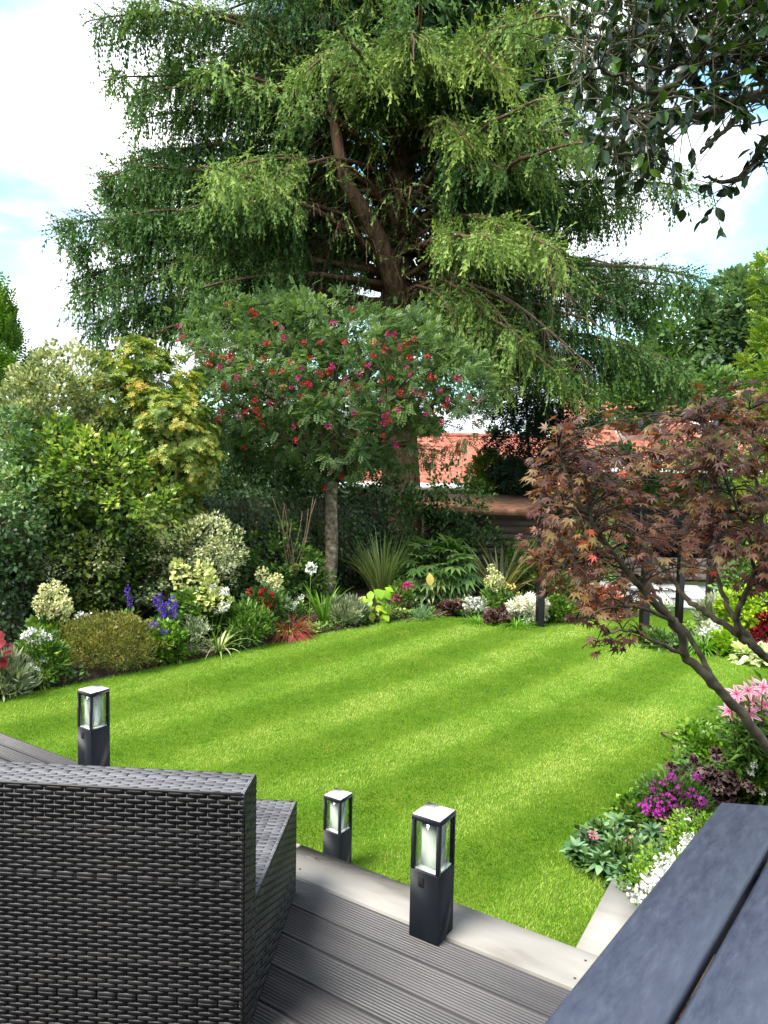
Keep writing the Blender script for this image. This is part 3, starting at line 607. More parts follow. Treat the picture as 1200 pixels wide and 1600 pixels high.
def shrub(name, label, cat, blobs, mat, T=None, leaf=.05, K=80, per=40, cr=.16, inner=.3, up=.35, tone=(.5, .12, .16), seed=1, stems=4, bark='twig', group=None, wx=1.0, part='foliage', extra=None, topbias=.25, flat=.75):
    g = rng(seed); B = np.array(blobs, float); low = B[np.argmin(B[:, 2] - B[:, 5])]
    base = np.array([B[:, 0].mean(), B[:, 1].mean(), 0.0]); t = thing(name, label, cat, base, 0, group)
    P, O, tn = clumps(g, blobs, K, per, cr, inner, flat, topbias); n = len(P)
    keep = P[:, 2] > .02; P, O, tn = P[keep], O[keep], tn[keep]; n = len(P)
    Yd = O + np.array([0, 0, up]) + g.normal(0, .35, (n, 3)); Nd = np.array([0, 0, 1.0]) + O * .7 + g.normal(0, .35, (n, 3))
    a = Acc(); scatter(a, T or T_fold(), P, Yd, Nd, leaf * g.uniform(.65, 1.25, n), np.clip(tone[0] + tone[1] * tn + g.normal(0, tone[2], n), 0, 1), wx)
    if stems:
        for k in range(stems):
            s = Acc()
            q = B[g.integers(len(B))]; p1 = q[:3] + rdir(g, 1)[0] * q[3:6] * .5; p0 = base + np.array([g.normal(0, .12), g.normal(0, .12), -.03]); u = np.linspace(0, 1, 7)[:, None]
            Q = p0 * (1 - u) + p1 * u; Q[:, :2] += .12 * np.sin(u * 3.1) * g.normal(0, 1, 2); s.tube(Q, np.linspace(.03, .012, 7) * min(1.6, max(.35, p1[2])), 6); s.build('stem', M[bark], t, smooth=True)
    a.build(part, mat, t, kind='stuff')
    if extra: extra(t, g)
    return t

# ------------------------------------------------------------------ small flowering tree
def petals(g, n, R_, size, T=None, squash=1.0, mats=0, var=(.3, .7), outward=.9, shell=.6):
    """loose ball of petals round the origin"""
    a = Acc(); d = rdir(g, n); P = d * R_ * (shell + (1 - shell) * g.random((n, 1))) * np.array([1, 1, squash])
    scatter(a, T or T_fold(.42, .06, .0), P, d * outward + g.normal(0, .5, (n, 3)), d + g.normal(0, .5, (n, 3)), size * g.uniform(.7, 1.2, n), g.uniform(*var, n)); return a
def flowermat(name, stops, trans=.25): return leafmat(name, stops, trans=trans, rough=.6, spec=.2, tint=(1.1, 1.0, 1.05), gain=(1, 1, 1))
M['magenta'] = flowermat('magenta_petal', [(.42, .008, .13), (.62, .02, .24)])
M['crimson'] = flowermat('crimson_petal', [(.30, .012, .018), (.58, .03, .05)])
M['pinkpet'] = flowermat('pink_petal', [(.60, .06, .22), (.80, .28, .42)])
M['white'] = flowermat('white_petal', [(.62, .64, .58), (.84, .85, .82)])
M['cream'] = flowermat('cream_petal', [(.52, .56, .20), (.78, .78, .48)])
M['lime'] = flowermat('lime_petal', [(.42, .50, .12), (.68, .70, .30)])
M['violet'] = flowermat('violet_petal', [(.06, .025, .30), (.16, .07, .52)])
M['purplepink'] = flowermat('purple_pink_petal', [(.42, .03, .36), (.62, .08, .50)])
M['lilypet'] = flowermat('lily_petal', [(0, (.55, .04, .16)), (.45, (.74, .22, .36)), (1, (.88, .74, .74))])
M['yellowpet'] = flowermat('yellow_petal', [(.62, .50, .10), (.75, .66, .25)])
M['robinia'] = leafmat('feathery_leaf', [(0, (.035, .075, .032)), (.4, (.075, .14, .058)), (.75, (.14, .22, .08)), (1, (.24, .34, .10))], trans=.34, rough=.45, spec=.4)
def flowering_tree():
    g = rng(21); base = at(515, 800, 11.8); base = np.array([base[0] - .02, 11.8, 0])
    t = thing('flowering_tree', 'small round headed tree with feathery leaves and pink blossom in the border', 'tree', base)
    fork = at(522, 752, 11.8); tr = Acc(); u = np.linspace(0, 1, 9)[:, None]; P = base * (1 - u) + fork * u; P[:, 0] += .03 * np.sin(u[:, 0] * 5); tr.tube(P, np.linspace(.108, .088, 9), 14); tr.build('trunk', M['palebark'], t, smooth=True)
    for (x, y, z, r_) in ((.03, -.115, .9, .02), (-.08, -.08, 1.3, .018), (.05, -.1, 1.6, .02)):
        pass
    blobs = [blob(400, 600, 11.6, 110, 85), blob(520, 570, 11.5, 120, 95), blob(640, 590, 11.4, 105, 85), blob(350, 530, 11.9, 60, 60), blob(345, 620, 11.8, 65, 85), blob(700, 620, 11.7, 60, 80), blob(530, 660, 11.3, 110, 60), blob(450, 520, 12.0, 80, 50), blob(600, 530, 12.0, 80, 45), blob(430, 680, 11.6, 70, 35), blob(640, 690, 11.7, 70, 36), blob(530, 720, 11.4, 50, 35)]
    Pn, O, tn = clumps(g, blobs, 540, 27, .16, .3, .7, .2); n = len(Pn)
    # sprays that stick out of the outline
    out = g.random(n) < .04; Pn[out] += norm(O[out]) * g.uniform(.08, .3, (out.sum(), 1))
    Yd = O + np.array([0, 0, .1]) + g.normal(0, .45, (n, 3)); Nd = np.array([0, 0, 1.0]) + O * .5 + g.normal(0, .3, (n, 3)); a = Acc()
    ctr = at(530, 600, 11.6); hi = np.clip((Pn[:, 2] - ctr[2]) / 1.5, -1, 1)
    scatter(a, T_pinnate(4, .09, .3), Pn, Yd, Nd, g.uniform(.10, .18, n), np.clip(.42 + .08 * hi + .13 * tn + g.normal(0, .13, n), 0, 1)); a.build('crown', M['robinia'], t, kind='stuff')
    br = Acc()
    for q in blobs:
        c = np.array(q[:3]); u = np.linspace(0, 1, 8)[:, None]; Q = fork * (1 - u) + c * u; Q[:, 2] += .15 * np.sin(u[:, 0] * 3.14); br.tube(Q, np.linspace(.065, .014, 8), 6)
        for k in range(5):
            e = c + rdir(g, 1)[0] * np.array(q[3:6]) * .9; v = np.linspace(0, 1, 5)[:, None]; Q2 = Q[5] * (1 - v) + e * v; br.tube(Q2, np.linspace(.016, .004, 5), 4, cap=False)
    br.build('branches', M['bark'], t, kind='stuff')
    heads = [petals(g, 26, .055, .045).mesh('flower_cluster', M[m]) for m in ('magenta', 'magenta', 'crimson', 'crimson', 'pinkpet')]
    spots = [(280, 510), (285, 525), (277, 532), (300, 538), (306, 553), (318, 550), (330, 555), (325, 570), (358, 563), (312, 634), (345, 645), (340, 655), (385, 645), (398, 625), (400, 640), (430, 632), (425, 700), (338, 680), (380, 700), (355, 475), (395, 487), (430, 505), (440, 512), (398, 492), (442, 528), (475, 535), (470, 575), (473, 600), (466, 590), (440, 580), (518, 572), (513, 580), (540, 590), (545, 615), (505, 615), (535, 598), (565, 580), (553, 645), (600, 545), (635, 535), (650, 530), (640, 560), (668, 557), (675, 588), (652, 612), (660, 620), (645, 612), (600, 650), (605, 645), (598, 662), (622, 640), (680, 645), (690, 660), (700, 625), (697, 635), (682, 690), (740, 655), (745, 660), (735, 685), (750, 625), (735, 620), (618, 695), (660, 700), (655, 705), (578, 735), (532, 745), (505, 762), (520, 735), (610, 590), (595, 595), (575, 570), (500, 535), (585, 535), (715, 590), (688, 610), (640, 585), (560, 605), (485, 560), (370, 590), (352, 603), (412, 560), (700, 700), (716, 705)]
    B = np.array(blobs); n_fixed = len(spots); spots += [(g.normal(520, 110), g.normal(600, 55)) for k in range(45)]
    for i, (x, y) in enumerate(spots):
        r_ = ray(x, y); o = np.array([0, 0, ZC]); best = 11.2                # nearest point of the crown along the line of sight
        for q in B:
            c = q[:3]; s = q[3:6]; A_ = ((r_ / s) ** 2).sum(); b_ = ((r_ / s) * ((o - c) / s)).sum(); c_ = (((o - c) / s) ** 2).sum() - 1.3; disc = b_ * b_ - A_ * c_
            if disc > 0: best = min(best, (-b_ - math.sqrt(disc)) / A_)
        if best == 11.2 and i >= n_fixed: continue
        p = o + r_ * best; m_ = g.choice((0, 2, 3, 2, 1)) if x < 620 else g.choice((0, 1, 0, 3, 2))
        link('flower_cluster', heads[m_], t, p - base, g.uniform(0, 6, 3), [g.uniform(.42, .72)] * 3)
flowering_tree()

# ------------------------------------------------------------------ fence and the shrubs along the left border
M['fencewood'] = noisemat('weathered_board', [(.3, (.07, .055, .04)), (.7, (.19, .155, .12))], 4, stretch=(6, 6, .5), bump=.5, bscale=20, dist=.006)
def fence():
    p0 = np.array([-6.4, 7.1]); d = norm(np.array([1, .96])); t = thing('board_fence', 'weathered brown board fence behind the ivy at the left', 'fence', (p0[0], p0[1], 0), math.atan2(d[1], d[0]))
    g = rng(5); me = [Acc().cbox((0, 0, .04), (.135, .018, 1.55 + .03 * k), .003).mesh('fence_board', M['fencewood']) for k in range(3)]
    for k in range(62): link('fence_board', me[k % 3], t, (k * .145, g.uniform(-.004, .004), 0), (0, 0, g.normal(0, .01)))
    for z in (.35, 1.2): Acc().cbox((0, .022, z), (9, .06, z + .08), .003).build('rail', M['fencewood'], t, origin=(0, 0, 0))
    for k in range(5): Acc().cbox((k * 2.2, .062, 0), (k * 2.2 + .09, .15, 1.7), .003).build('fence_post', M['fencewood'], t, origin=(0, 0, 0))
fence()
G4 = lambda n, *c, **k: leafmat(n, list(c), **k)
M['pitto'] = G4('grey_green_leaf', (.045, .075, .030), (.12, .165, .075), (.30, .34, .20), (.48, .50, .34))
M['pieris'] = G4('pieris_leaf', (.030, .075, .014), (.085, .155, .022), (.22, .27, .035), (.40, .30, .05))
M['goldpieris'] = G4('gold_leaf', (.045, .10, .018), (.12, .19, .035), (.26, .31, .075), (.44, .33, .07))
M['camellia'] = G4('glossy_leaf', (.03, .075, .018), (.08, .165, .035), (.19, .29, .055), (.38, .43, .10), rough=.3, spec=.6)
M['laurel'] = G4('dark_glossy_leaf', (.026, .066, .026), (.06, .135, .055), (.13, .23, .10), (.30, .38, .20), rough=.28, spec=.6)
M['euonymus'] = G4('cream_edged_leaf', (.03, .07, .025), (.10, .15, .06), (.45, .48, .30), (.70, .70, .55), trans=.2)
M['ivy'] = G4('ivy_leaf', (.020, .048, .018), (.048, .10, .040), (.11, .18, .075), (.40, .44, .29), rough=.35, spec=.5)
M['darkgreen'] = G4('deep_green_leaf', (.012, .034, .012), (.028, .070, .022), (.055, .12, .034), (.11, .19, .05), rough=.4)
M['midgreen'] = G4('mid_green_leaf', (.025, .068, .015), (.055, .135, .026), (.115, .215, .04), (.22, .33, .07))
M['leyland'] = G4('conifer_green', (.018, .060, .006), (.05, .13, .010), (.10, .21, .015), (.19, .31, .03), trans=.2)
M['goldconifer'] = G4('gold_conifer', (.035, .09, .010), (.09, .18, .02), (.18, .28, .03), (.36, .40, .06), trans=.25)
M['hebe'] = G4('olive_hebe', (.035, .045, .012), (.085, .105, .025), (.16, .175, .04), (.30, .24, .08))
M['silver'] = G4('silver_leaf', (.07, .10, .065), (.15, .19, .13), (.26, .31, .22), (.40, .44, .34), trans=.15)
M['silverwhite'] = G4('silver_white_leaf', (.35, .37, .36), (.60, .62, .60), (.80, .81, .79), trans=.15)
M['fartree'] = G4('far_leaf', (.025, .065, .020), (.05, .115, .032), (.09, .17, .05), (.16, .25, .08))
M['farblue'] = G4('far_blue_leaf', (.025, .060, .030), (.045, .095, .045), (.08, .145, .07), (.13, .21, .10))
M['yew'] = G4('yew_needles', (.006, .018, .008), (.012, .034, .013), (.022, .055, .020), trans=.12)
def whorl(n=7, w=.16):
    V = []; Fc = []
    for i in range(n):
        a_ = 2 * math.pi * i / n; d = np.array([math.cos(a_), .55, math.sin(a_)]); d /= np.linalg.norm(d); s_ = np.array([-math.sin(a_), 0, math.cos(a_)]); k = len(V)
        V += [(0, 0, 0), tuple(d * .55 - s_ * w), tuple(d * 1.0 + (0, -.18, 0)), tuple(d * .55 + s_ * w)]; Fc += [(k, k + 1, k + 2), (k, k + 2, k + 3)]
    return (np.array(V), [np.array(Fc)])
WH = whorl(); WH5 = whorl(5, .2)
# hedge wall of ivy on the fence
def ivy():
    g = rng(31); t = thing('ivy_hedge', 'dark small leaved ivy smothering the fence behind the border', 'hedge', (-2.4, 10.6, 0)); d = norm(np.array([1, .96, 0])); nn = np.array([d[1], -d[0], 0])
    n = 15000; s = g.uniform(1.1, 9.4, n); z = g.uniform(.02, 1.75, n) ** 1.0; bulge = .22 + .2 * np.sin(s * 2.1) * np.sin(z * 3 + s) + .12 * np.sin(s * 5.3 + z * 4)
    gap = (s < 2.6) & (z > .55) & (z < 1.3) & (g.random(n) < .75)
    P = np.array([-6.4, 7.1, 0]) + s[:, None] * d + nn * (np.maximum(.05, bulge) * g.uniform(.5, 1.1, n))[:, None]; P[:, 2] = z; P = P[~gap]; n = len(P)
    a = Acc(); scatter(a, T_fold(.42, .05, -.05), P, nn * .5 + np.array([0, 0, -.5]) + g.normal(0, .5, (n, 3)), nn + np.array([0, 0, .5]) + g.normal(0, .35, (n, 3)), g.uniform(.035, .075, n), np.clip(.32 + g.normal(0, .2, n) + .12 * np.sin(P[:, 0] * 4 + P[:, 2] * 5), 0, 1))
    a.build('foliage', M['ivy'], t, kind='stuff')
    for k in range(16):
        s_ = Acc()
        x = g.uniform(1.2, 9); p = np.array([-6.4, 7.1, 0]) + x * d + nn * .1; u = np.linspace(0, 1, 7)[:, None]; Q = p + u * np.array([0, 0, 1.5]) + d * .2 * np.sin(u * 4 + k); s_.tube(Q, .012, 5); s_.build('stem', M['twig'], t)
ivy()
shrub('leyland_conifer', 'bright green dense conifer at the far left edge', 'tree', [(*at(-50, 640, 13.5)[:2], 1.6, 1.3, 1.3, 1.6), (*at(-45, 600, 13.5)[:2], 3.2, 1.05, 1.05, 1.4), (*at(-40, 540, 13.5)[:2], 3.9, .72, .72, .9), (*at(-30, 480, 13.5)[:2], 4.45, .33, .33, .6)], M['leyland'], T_pinnate(4, .07, .3), .24, 220, 24, .16, .3, 2.2, (.5, .15, .14), 41, 1, 'bark', part='crown', flat=1.7)
shrub('grey_shrub', 'tall rounded grey green shrub with small pale leaves at the back left', 'shrub', [blob(110, 620, 10.2, 75, 75), blob(60, 665, 10.0, 60, 80), blob(150, 690, 10.2, 80, 60), blob(95, 760, 10.3, 90, 90), blob(60, 900, 10.3, 90, 90)], M['pitto'], T_fold(.32), .06, 520, 44, .15, .5, .5, (.5, .16, .2), 42, 5)
shrub('pieris_shrub', 'tall green shrub with whorled leaves and orange young tips', 'shrub', [blob(205, 580, 10.6, 52, 48), blob(250, 620, 10.6, 65, 60), blob(190, 640, 10.4, 70, 55), blob(230, 740, 10.6, 90, 90), blob(230, 860, 10.6, 70, 90)], M['pieris'], WH, .075, 320, 18, .16, .4, .5, (.45, .17, .18), 43, 5)
shrub('golden_shrub', 'rounded golden yellow shrub left of the flowering tree', 'shrub', [blob(275, 690, 10.0, 52, 62), blob(300, 720, 10.0, 38, 45), blob(245, 650, 10.2, 45, 34), blob(262, 790, 10.2, 46, 70)], M['goldpieris'], WH, .058, 250, 17, .14, .4, .6, (.5, .16, .17), 44, 4)
shrub('camellia_shrub', 'glossy green shrub with broad yellow green leaves in the left border', 'shrub', [blob(150, 745, 9.6, 90, 70), blob(215, 790, 9.5, 70, 50), blob(90, 720, 9.6, 65, 60), blob(150, 850, 9.8, 95, 70), blob(150, 930, 9.8, 60, 60)], M['camellia'], T_fold(.3, .06), .085, 420, 24, .17, .4, .15, (.5, .18, .2), 45, 5)
shrub('laurel_shrub', 'dark glossy laurel at the left edge of the picture', 'shrub', [blob(20, 790, 9.0, 60, 75), blob(-30, 860, 9.0, 60, 80), blob(40, 855, 9.1, 45, 50), blob(10, 690, 9.3, 45, 45), blob(-10, 930, 9.2, 45, 60)], M['laurel'], T_fold(.3, .06), .075, 280, 26, .17, .35, .1, (.5, .15, .18), 46, 4)
shrub('variegated_euonymus', 'cream variegated shrub spreading beside the limelight heads', 'shrub', [blob(310, 850, 9.7, 70, 38), blob(255, 835, 9.8, 50, 34), blob(350, 860, 9.7, 35, 24), blob(300, 900, 9.9, 60, 50)], M['euonymus'], T_fold(.32), .042, 240, 34, .13, .25, .4, (.58, .15, .2), 47, 5)
shrub('variegated_euonymus', 'smaller cream speckled shrub over the fence at the left', 'shrub', [blob(90, 880, 9.3, 55, 26), blob(140, 865, 9.3, 45, 26), blob(50, 900, 9.3, 35, 22)], M['euonymus'], T_fold(.32), .042, 110, 32, .12, .2, .4, (.48, .16, .2), 48, 3)
shrub('ivy_mound', 'mound of small dark variegated leaves above the delphiniums', 'shrub', [blob(210, 890, 9.7, 70, 55), blob(160, 910, 9.6, 50, 45), blob(260, 920, 9.9, 60, 45)], M['ivy'], T_fold(.4), .05, 200, 30, .14, .3, .1, (.5, .2, .22), 49, 3)
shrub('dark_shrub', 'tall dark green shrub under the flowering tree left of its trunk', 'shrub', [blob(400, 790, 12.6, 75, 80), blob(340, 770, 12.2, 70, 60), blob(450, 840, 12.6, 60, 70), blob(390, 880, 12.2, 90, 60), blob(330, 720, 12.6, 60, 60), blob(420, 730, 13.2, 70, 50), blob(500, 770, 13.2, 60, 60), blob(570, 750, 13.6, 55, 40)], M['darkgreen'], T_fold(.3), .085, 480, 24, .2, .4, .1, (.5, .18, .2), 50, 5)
def bare_stems(t, g):
    for k in range(9):
        s = Acc(); p = at(455, 905, 11.2); q = at(425 + 9 * k + g.normal(0, 5), 780 + g.uniform(-10, 40), 11.1); u = np.linspace(0, 1, 6)[:, None]; Q = p * (1 - u) + q * u; Q[:, 0] += .06 * np.sin(u[:, 0] * 3 + k); s.tube(Q, np.linspace(.010, .003, 6), 5); s.build('bare_stem', M['deadtwig'], t)
shrub('leafy_shrub', 'loose green shrub with pale bare stems left of the slim trunk', 'shrub', [blob(440, 870, 11.2, 55, 45), blob(400, 900, 11.0, 50, 35), blob(470, 910, 11.2, 40, 40)], M['midgreen'], T_fold(.26), .08, 110, 22, .16, .25, .2, (.4, .16, .2), 51, 3, extra=bare_stems)
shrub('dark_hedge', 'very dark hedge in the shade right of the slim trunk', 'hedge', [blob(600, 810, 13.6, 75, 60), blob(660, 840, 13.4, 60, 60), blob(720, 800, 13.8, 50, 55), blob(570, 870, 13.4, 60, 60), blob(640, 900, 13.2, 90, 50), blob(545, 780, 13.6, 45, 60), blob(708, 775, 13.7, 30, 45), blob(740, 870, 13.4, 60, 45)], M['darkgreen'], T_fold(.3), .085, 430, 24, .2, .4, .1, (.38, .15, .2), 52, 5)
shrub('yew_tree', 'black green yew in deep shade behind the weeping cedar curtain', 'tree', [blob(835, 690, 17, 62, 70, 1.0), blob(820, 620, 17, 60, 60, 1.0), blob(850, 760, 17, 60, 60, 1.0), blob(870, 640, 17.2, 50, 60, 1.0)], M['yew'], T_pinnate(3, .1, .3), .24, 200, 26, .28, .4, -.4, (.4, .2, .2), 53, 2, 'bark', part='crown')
shrub('gold_conifer', 'lime yellow conifer beyond the shed roof', 'tree', [blob(785, 770, 18, 40, 32), blob(770, 745, 18, 22, 32), blob(805, 800, 18, 40, 30), blob(760, 815, 18, 30, 30)], M['goldconifer'], T_pinnate(4, .1, .3), .2, 130, 26, .2, .3, 1.0, (.5, .15, .18), 54, 1, 'bark', part='crown')
shrub('gold_conifer', 'lime yellow feathery conifer at the right edge of the picture', 'tree', [blob(1250, 560, 15, 60, 130), blob(1236, 440, 15, 34, 80), blob(1245, 660, 15, 60, 60), blob(1240, 800, 15, 70, 120)], M['goldconifer'], T_pinnate(4, .1, .3), .22, 210, 20, .24, .3, .6, (.42, .17, .18), 55, 1, 'bark', part='crown')
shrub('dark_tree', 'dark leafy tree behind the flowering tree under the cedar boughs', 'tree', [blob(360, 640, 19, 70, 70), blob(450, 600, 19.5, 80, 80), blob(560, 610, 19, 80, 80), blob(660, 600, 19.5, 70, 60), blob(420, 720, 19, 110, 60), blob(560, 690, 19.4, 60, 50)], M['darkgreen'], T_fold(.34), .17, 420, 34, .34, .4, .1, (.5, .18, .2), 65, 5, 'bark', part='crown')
def far_tree(label, blobs, mat, seed, x, Y, leaf=.3):
    def trunk(t, g):
        c = np.mean(np.array(blobs)[:, :3], 0); Acc().tube(np.linspace((c[0], c[1], -.05), c, 8), np.linspace(.32, .14, 8), 9).build('trunk', M['bark'], t, smooth=True)
    return shrub('garden_tree', label, 'tree', blobs, mat, T_fold(.36), leaf, 260, 44, .65, .3, .2, (.5, .15, .16), seed, 0, 'bark', part='crown', group='trees beyond the garden', extra=trunk)
far_tree('broad mid green tree beyond the red roofs right of the cedar', [blob(1055, 520, 36, 62, 55), blob(1040, 580, 36, 80, 50), blob(1075, 600, 36, 70, 50), blob(1010, 600, 36, 60, 40)], M['fartree'], 61, 0, 36)
far_tree('tall blue green tree at the right beside the lime conifer', [blob(1160, 480, 33, 45, 42), blob(1150, 540, 33, 55, 55), blob(1190, 560, 33, 60, 60), blob(1150, 620, 33, 70, 40)], M['farblue'], 62, 0, 33)
shrub('clipped_hedge', 'mid green hedge in front of the red roofed house behind the maple', 'hedge', [blob(950, 740, 21, 60, 40, .8), blob(1040, 735, 21, 60, 42, .8), blob(1130, 735, 21, 60, 42, .8), blob(1215, 735, 21, 60, 42, .8), blob(1000, 790, 21, 90, 40, .8), blob(1120, 790, 21, 90, 40, .8)], M['fartree'], T_fold(.36), .13, 330, 30, .28, .35, .2, (.45, .15, .18), 66, 4)
shrub('roadside_bush', 'low pale green bush row in front of the red roofs', 'shrub', [blob(1030, 620, 24, 70, 28, .9), blob(1110, 615, 24, 70, 30, .9), blob(960, 640, 24, 60, 26, .9), blob(1180, 640, 24, 50, 30, .9)], M['fartree'], T_fold(.36), .17, 190, 40, .35, .3, .2, (.6, .15, .16), 63, 3)

# ------------------------------------------------------------------ buildings behind
M['rooftile'] = noisemat('red_roof_tile', [(.3, (.25, .075, .05)), (.5, (.34, .115, .08)), (.7, (.42, .18, .13))], 6, bump=.3, bscale=12, dist=.02, rough=.85)
M['brickwall'] = noisemat('red_brick_wall', [(.3, (.20, .07, .045)), (.7, (.34, .13, .085))], 8, bump=.3)
M['whitepaint'] = noisemat('white_paint', [(.3, (.66, .66, .64)), (.7, (.80, .80, .78))], 4, bump=0, rough=.5)
M['darkglass'] = noisemat('window_glass', [(.3, (.03, .04, .05)), (.7, (.07, .08, .09))], 2, bump=0, rough=.08, spec=.8)
M['shedfelt'] = noisemat('brown_roof_felt', [(.3, (.13, .06, .035)), (.6, (.28, .13, .075)), (.8, (.36, .2, .12))], 7, bump=.5, bscale=30, dist=.01)
M['shedwood'] = noisemat('dark_shed_board', [(.3, (.035, .025, .018)), (.7, (.09, .065, .045))], 4, stretch=(.6, 4, 6), bump=.4, bscale=20, dist=.005)
def house(label, x0, x1, y0, y1, ze, zr, seed, wins, dorm=None, chim=None, zb=-.05):
    g = rng(seed); t = thing('brick_house', label, 'house', ((x0 + x1) / 2, y0, 0)); ym = (y0 + y1) / 2
    Acc().box((x0 + .3, y0 + .3, zb), (x1 - .3, y1 - .3, ze)).build('wall', M['brickwall'], t)
    rf = Acc(); rf.add([(x0, y0, ze), (x1, y0, ze), (x1, ym, zr), (x0, ym, zr), (x1, y1, ze), (x0, y1, ze)], [[(0, 1, 2, 3), (3, 2, 4, 5)], [(0, 3, 5), (1, 4, 2)]]); rp = rf.build('roof', M['rooftile'], t, origin=t.location)
    def sub(acc, nm, mt, par): return tag(link(nm, acc.mesh(nm, mt, origin=t.location), par))
    for (ya, yb) in ((y0, ym), (y1, ym)):
        roof_slope_sub(rp, x0 - .05, x1 + .05, ze, zr, ya, yb, t)
    sub(Acc().box((x0 - .06, y0 - .16, ze - .2), (x1 + .06, y0 - .003, ze + .03)), 'gutter_board', M['whitepaint'], rp)
    sub(Acc().tube(np.linspace((x0 - .05, ym, zr + .06), (x1 + .05, ym, zr + .06), 12), .11, 8), 'ridge', M['rooftile'], rp)
    for (wx, wz, ww, wh) in wins:
        f = sub(Acc().box((wx - ww / 2, y0 + .22, wz), (wx + ww / 2, y0 + .36, wz + wh)), 'window', M['whitepaint'], t)
        for k in range(2): sub(Acc().box((wx - ww / 2 + .06 + k * (ww / 2 - .02), y0 + .20, wz + .07), (wx - ww / 2 + ww / 2 - .04 + k * (ww / 2 - .02), y0 + .218, wz + wh - .07)), 'pane', M['darkglass'], f)
    for (dx, dw) in (dorm or []):
        k = .35; yd = y0 + (ym - y0) * k; zd = ze + (zr - ze) * k
        d = sub(Acc().box((dx - dw / 2, yd, zd), (dx + dw / 2, yd + 2.4, zd + 1.15)), 'dormer', M['whitepaint'], t)
        sub(Acc().box((dx - dw / 2 + .12, yd - .02, zd + .25), (dx + dw / 2 - .12, yd - .003, zd + 1.0)), 'pane', M['darkglass'], d)
        sub(Acc().box((dx - dw / 2 - .15, yd - .2, zd + 1.153), (dx + dw / 2 + .15, yd + 2.5, zd + 1.27)), 'dormer_roof', M['rooftile'], d)
    for cx in (chim or []):
        c = sub(Acc().box((cx - .35, ym - .3, zr - .3), (cx + .35, ym + .3, zr + 1.1)), 'chimney', M['brickwall'], rp)
def roof_slope_sub(part, x0, x1, z0, z1, y0, y1, t):
    n = int(math.hypot(z1 - z0, y1 - y0) / .30)
    for k in range(n):
        a0, a1 = k / n, (k + 1.12) / n; c = Acc(); m = max(2, int((x1 - x0) / .33)); xs = np.linspace(x0, x1, m * 2 + 1)
        zz = np.tile([.0, .022], m + 1)[:len(xs)]; nx = len(xs)
        lo = np.c_[xs, np.full(nx, y0 + (y1 - y0) * a0), z0 + (z1 - z0) * a0 + .06 + zz]; hi = np.c_[xs, np.full(nx, y0 + (y1 - y0) * a1), z0 + (z1 - z0) * a1 + .022 + zz]; fr = lo.copy(); fr[:, 2] -= .045
        V = np.concatenate([fr, lo, hi]); i = np.arange(nx - 1); c.add(V, [np.c_[i, i + 1, nx + i + 1, nx + i], np.c_[nx + i, nx + i + 1, 2 * nx + i + 1, 2 * nx + i]])
        link('tile_course', c.mesh('tile_course', M['rooftile'], origin=t.location), part)
house('low house with red tiled roof glimpsed under the flowering tree', -1.5, 6.2, 26, 34, 1.35, 3.05, 71, [(1.5, .2, 1.2, .9), (4, .2, 1.2, .9)])
house('red roofed house with white dormers behind the maple', 7.2, 17.5, 27, 35.5, 2.0, 4.75, 72, [(9, .7, 1.4, 1.1), (12, .7, 1.4, 1.1), (15, .7, 1.4, 1.1)], [(9.4, 1.6), (12.3, 1.3)])
house('orange roofed house at the far right behind the lime conifer', 18.4, 27, 28, 36, 2.6, 5.4, 73, [(20, 1.0, 1.4, 1.2), (24, 1.0, 1.4, 1.2)], [(20.5, 1.5)], [22.5])
def shed():
    x0, x1, y0, y1 = .75, 2.85, 14.2, 16.2; t = thing('garden_shed', 'low dark board shed with rusty brown felt roof behind the hedge', 'shed', (x0, y0, 0))
    for k in range(9):
        z = .05 + k * .135; Acc().box((x0, y0 - .012 + .002 * (k % 2), z), (x1, y0 + .012, z + .13)).build('wall_board', M['shedwood'], t)
    Acc().box((x0 + .01, y0 + .02, 0), (x1 - .01, y1, 1.26)).build('wall', M['shedwood'], t)
    a = Acc(); V = [(x0 - .15, y0 - .2, 1.28), (x1 + .15, y0 - .2, 1.28), (x1 + .15, y1 + .15, 1.43), (x0 - .15, y1 + .15, 1.43)]; V = V + [(x, y, z + .05) for x, y, z in V]
    a.add(V, [[(0, 3, 2, 1), (4, 5, 6, 7), (0, 1, 5, 4), (1, 2, 6, 5), (2, 3, 7, 6), (3, 0, 4, 7)]]); a.build('roof', M['shedfelt'], t)
    Acc().box((x0 - .16, y0 - .222, 1.22), (x1 + .16, y0 - .203, 1.335)).build('fascia', M['shedfelt'], t)
shed()
def wood():
    g = rng(81); a = Acc(); B = []
    for x in np.arange(-95, 100, 4.2): B.append((x + g.normal(0, 1), g.uniform(62, 80), g.uniform(.5, 1.6), g.uniform(3, 4.5), g.uniform(2.5, 4), g.uniform(3, 5.4)))
    P, O, tn = clumps(g, B, 1500, 22, 1.1, .2, .8, .3); n = len(P); scatter(a, T_fold(.4), P, O + g.normal(0, .4, (n, 3)), np.array([0, 0, 1]) + O * .6 + g.normal(0, .3, (n, 3)), g.uniform(.4, .9, n), np.clip(.45 + .15 * tn + g.normal(0, .14, n), 0, 1))
    tag(a.build('far_woodland', M['farblue']), 'far line of trees closing the view behind the houses', 'woodland', kind='stuff')
wood()
# unseen brick wall of the house behind the viewer, put in to block sky light
M['unseenbrick'] = noisemat('unseen_wall_brick', [(.3, (.13, .07, .05)), (.7, (.24, .14, .10))], 9, bump=.3)
a = Acc(); a.box((-7, -2.6, -.03), (7, -2.3, 5.6)); tag(a.build('unseen_house_wall', M['unseenbrick']), kind='structure')

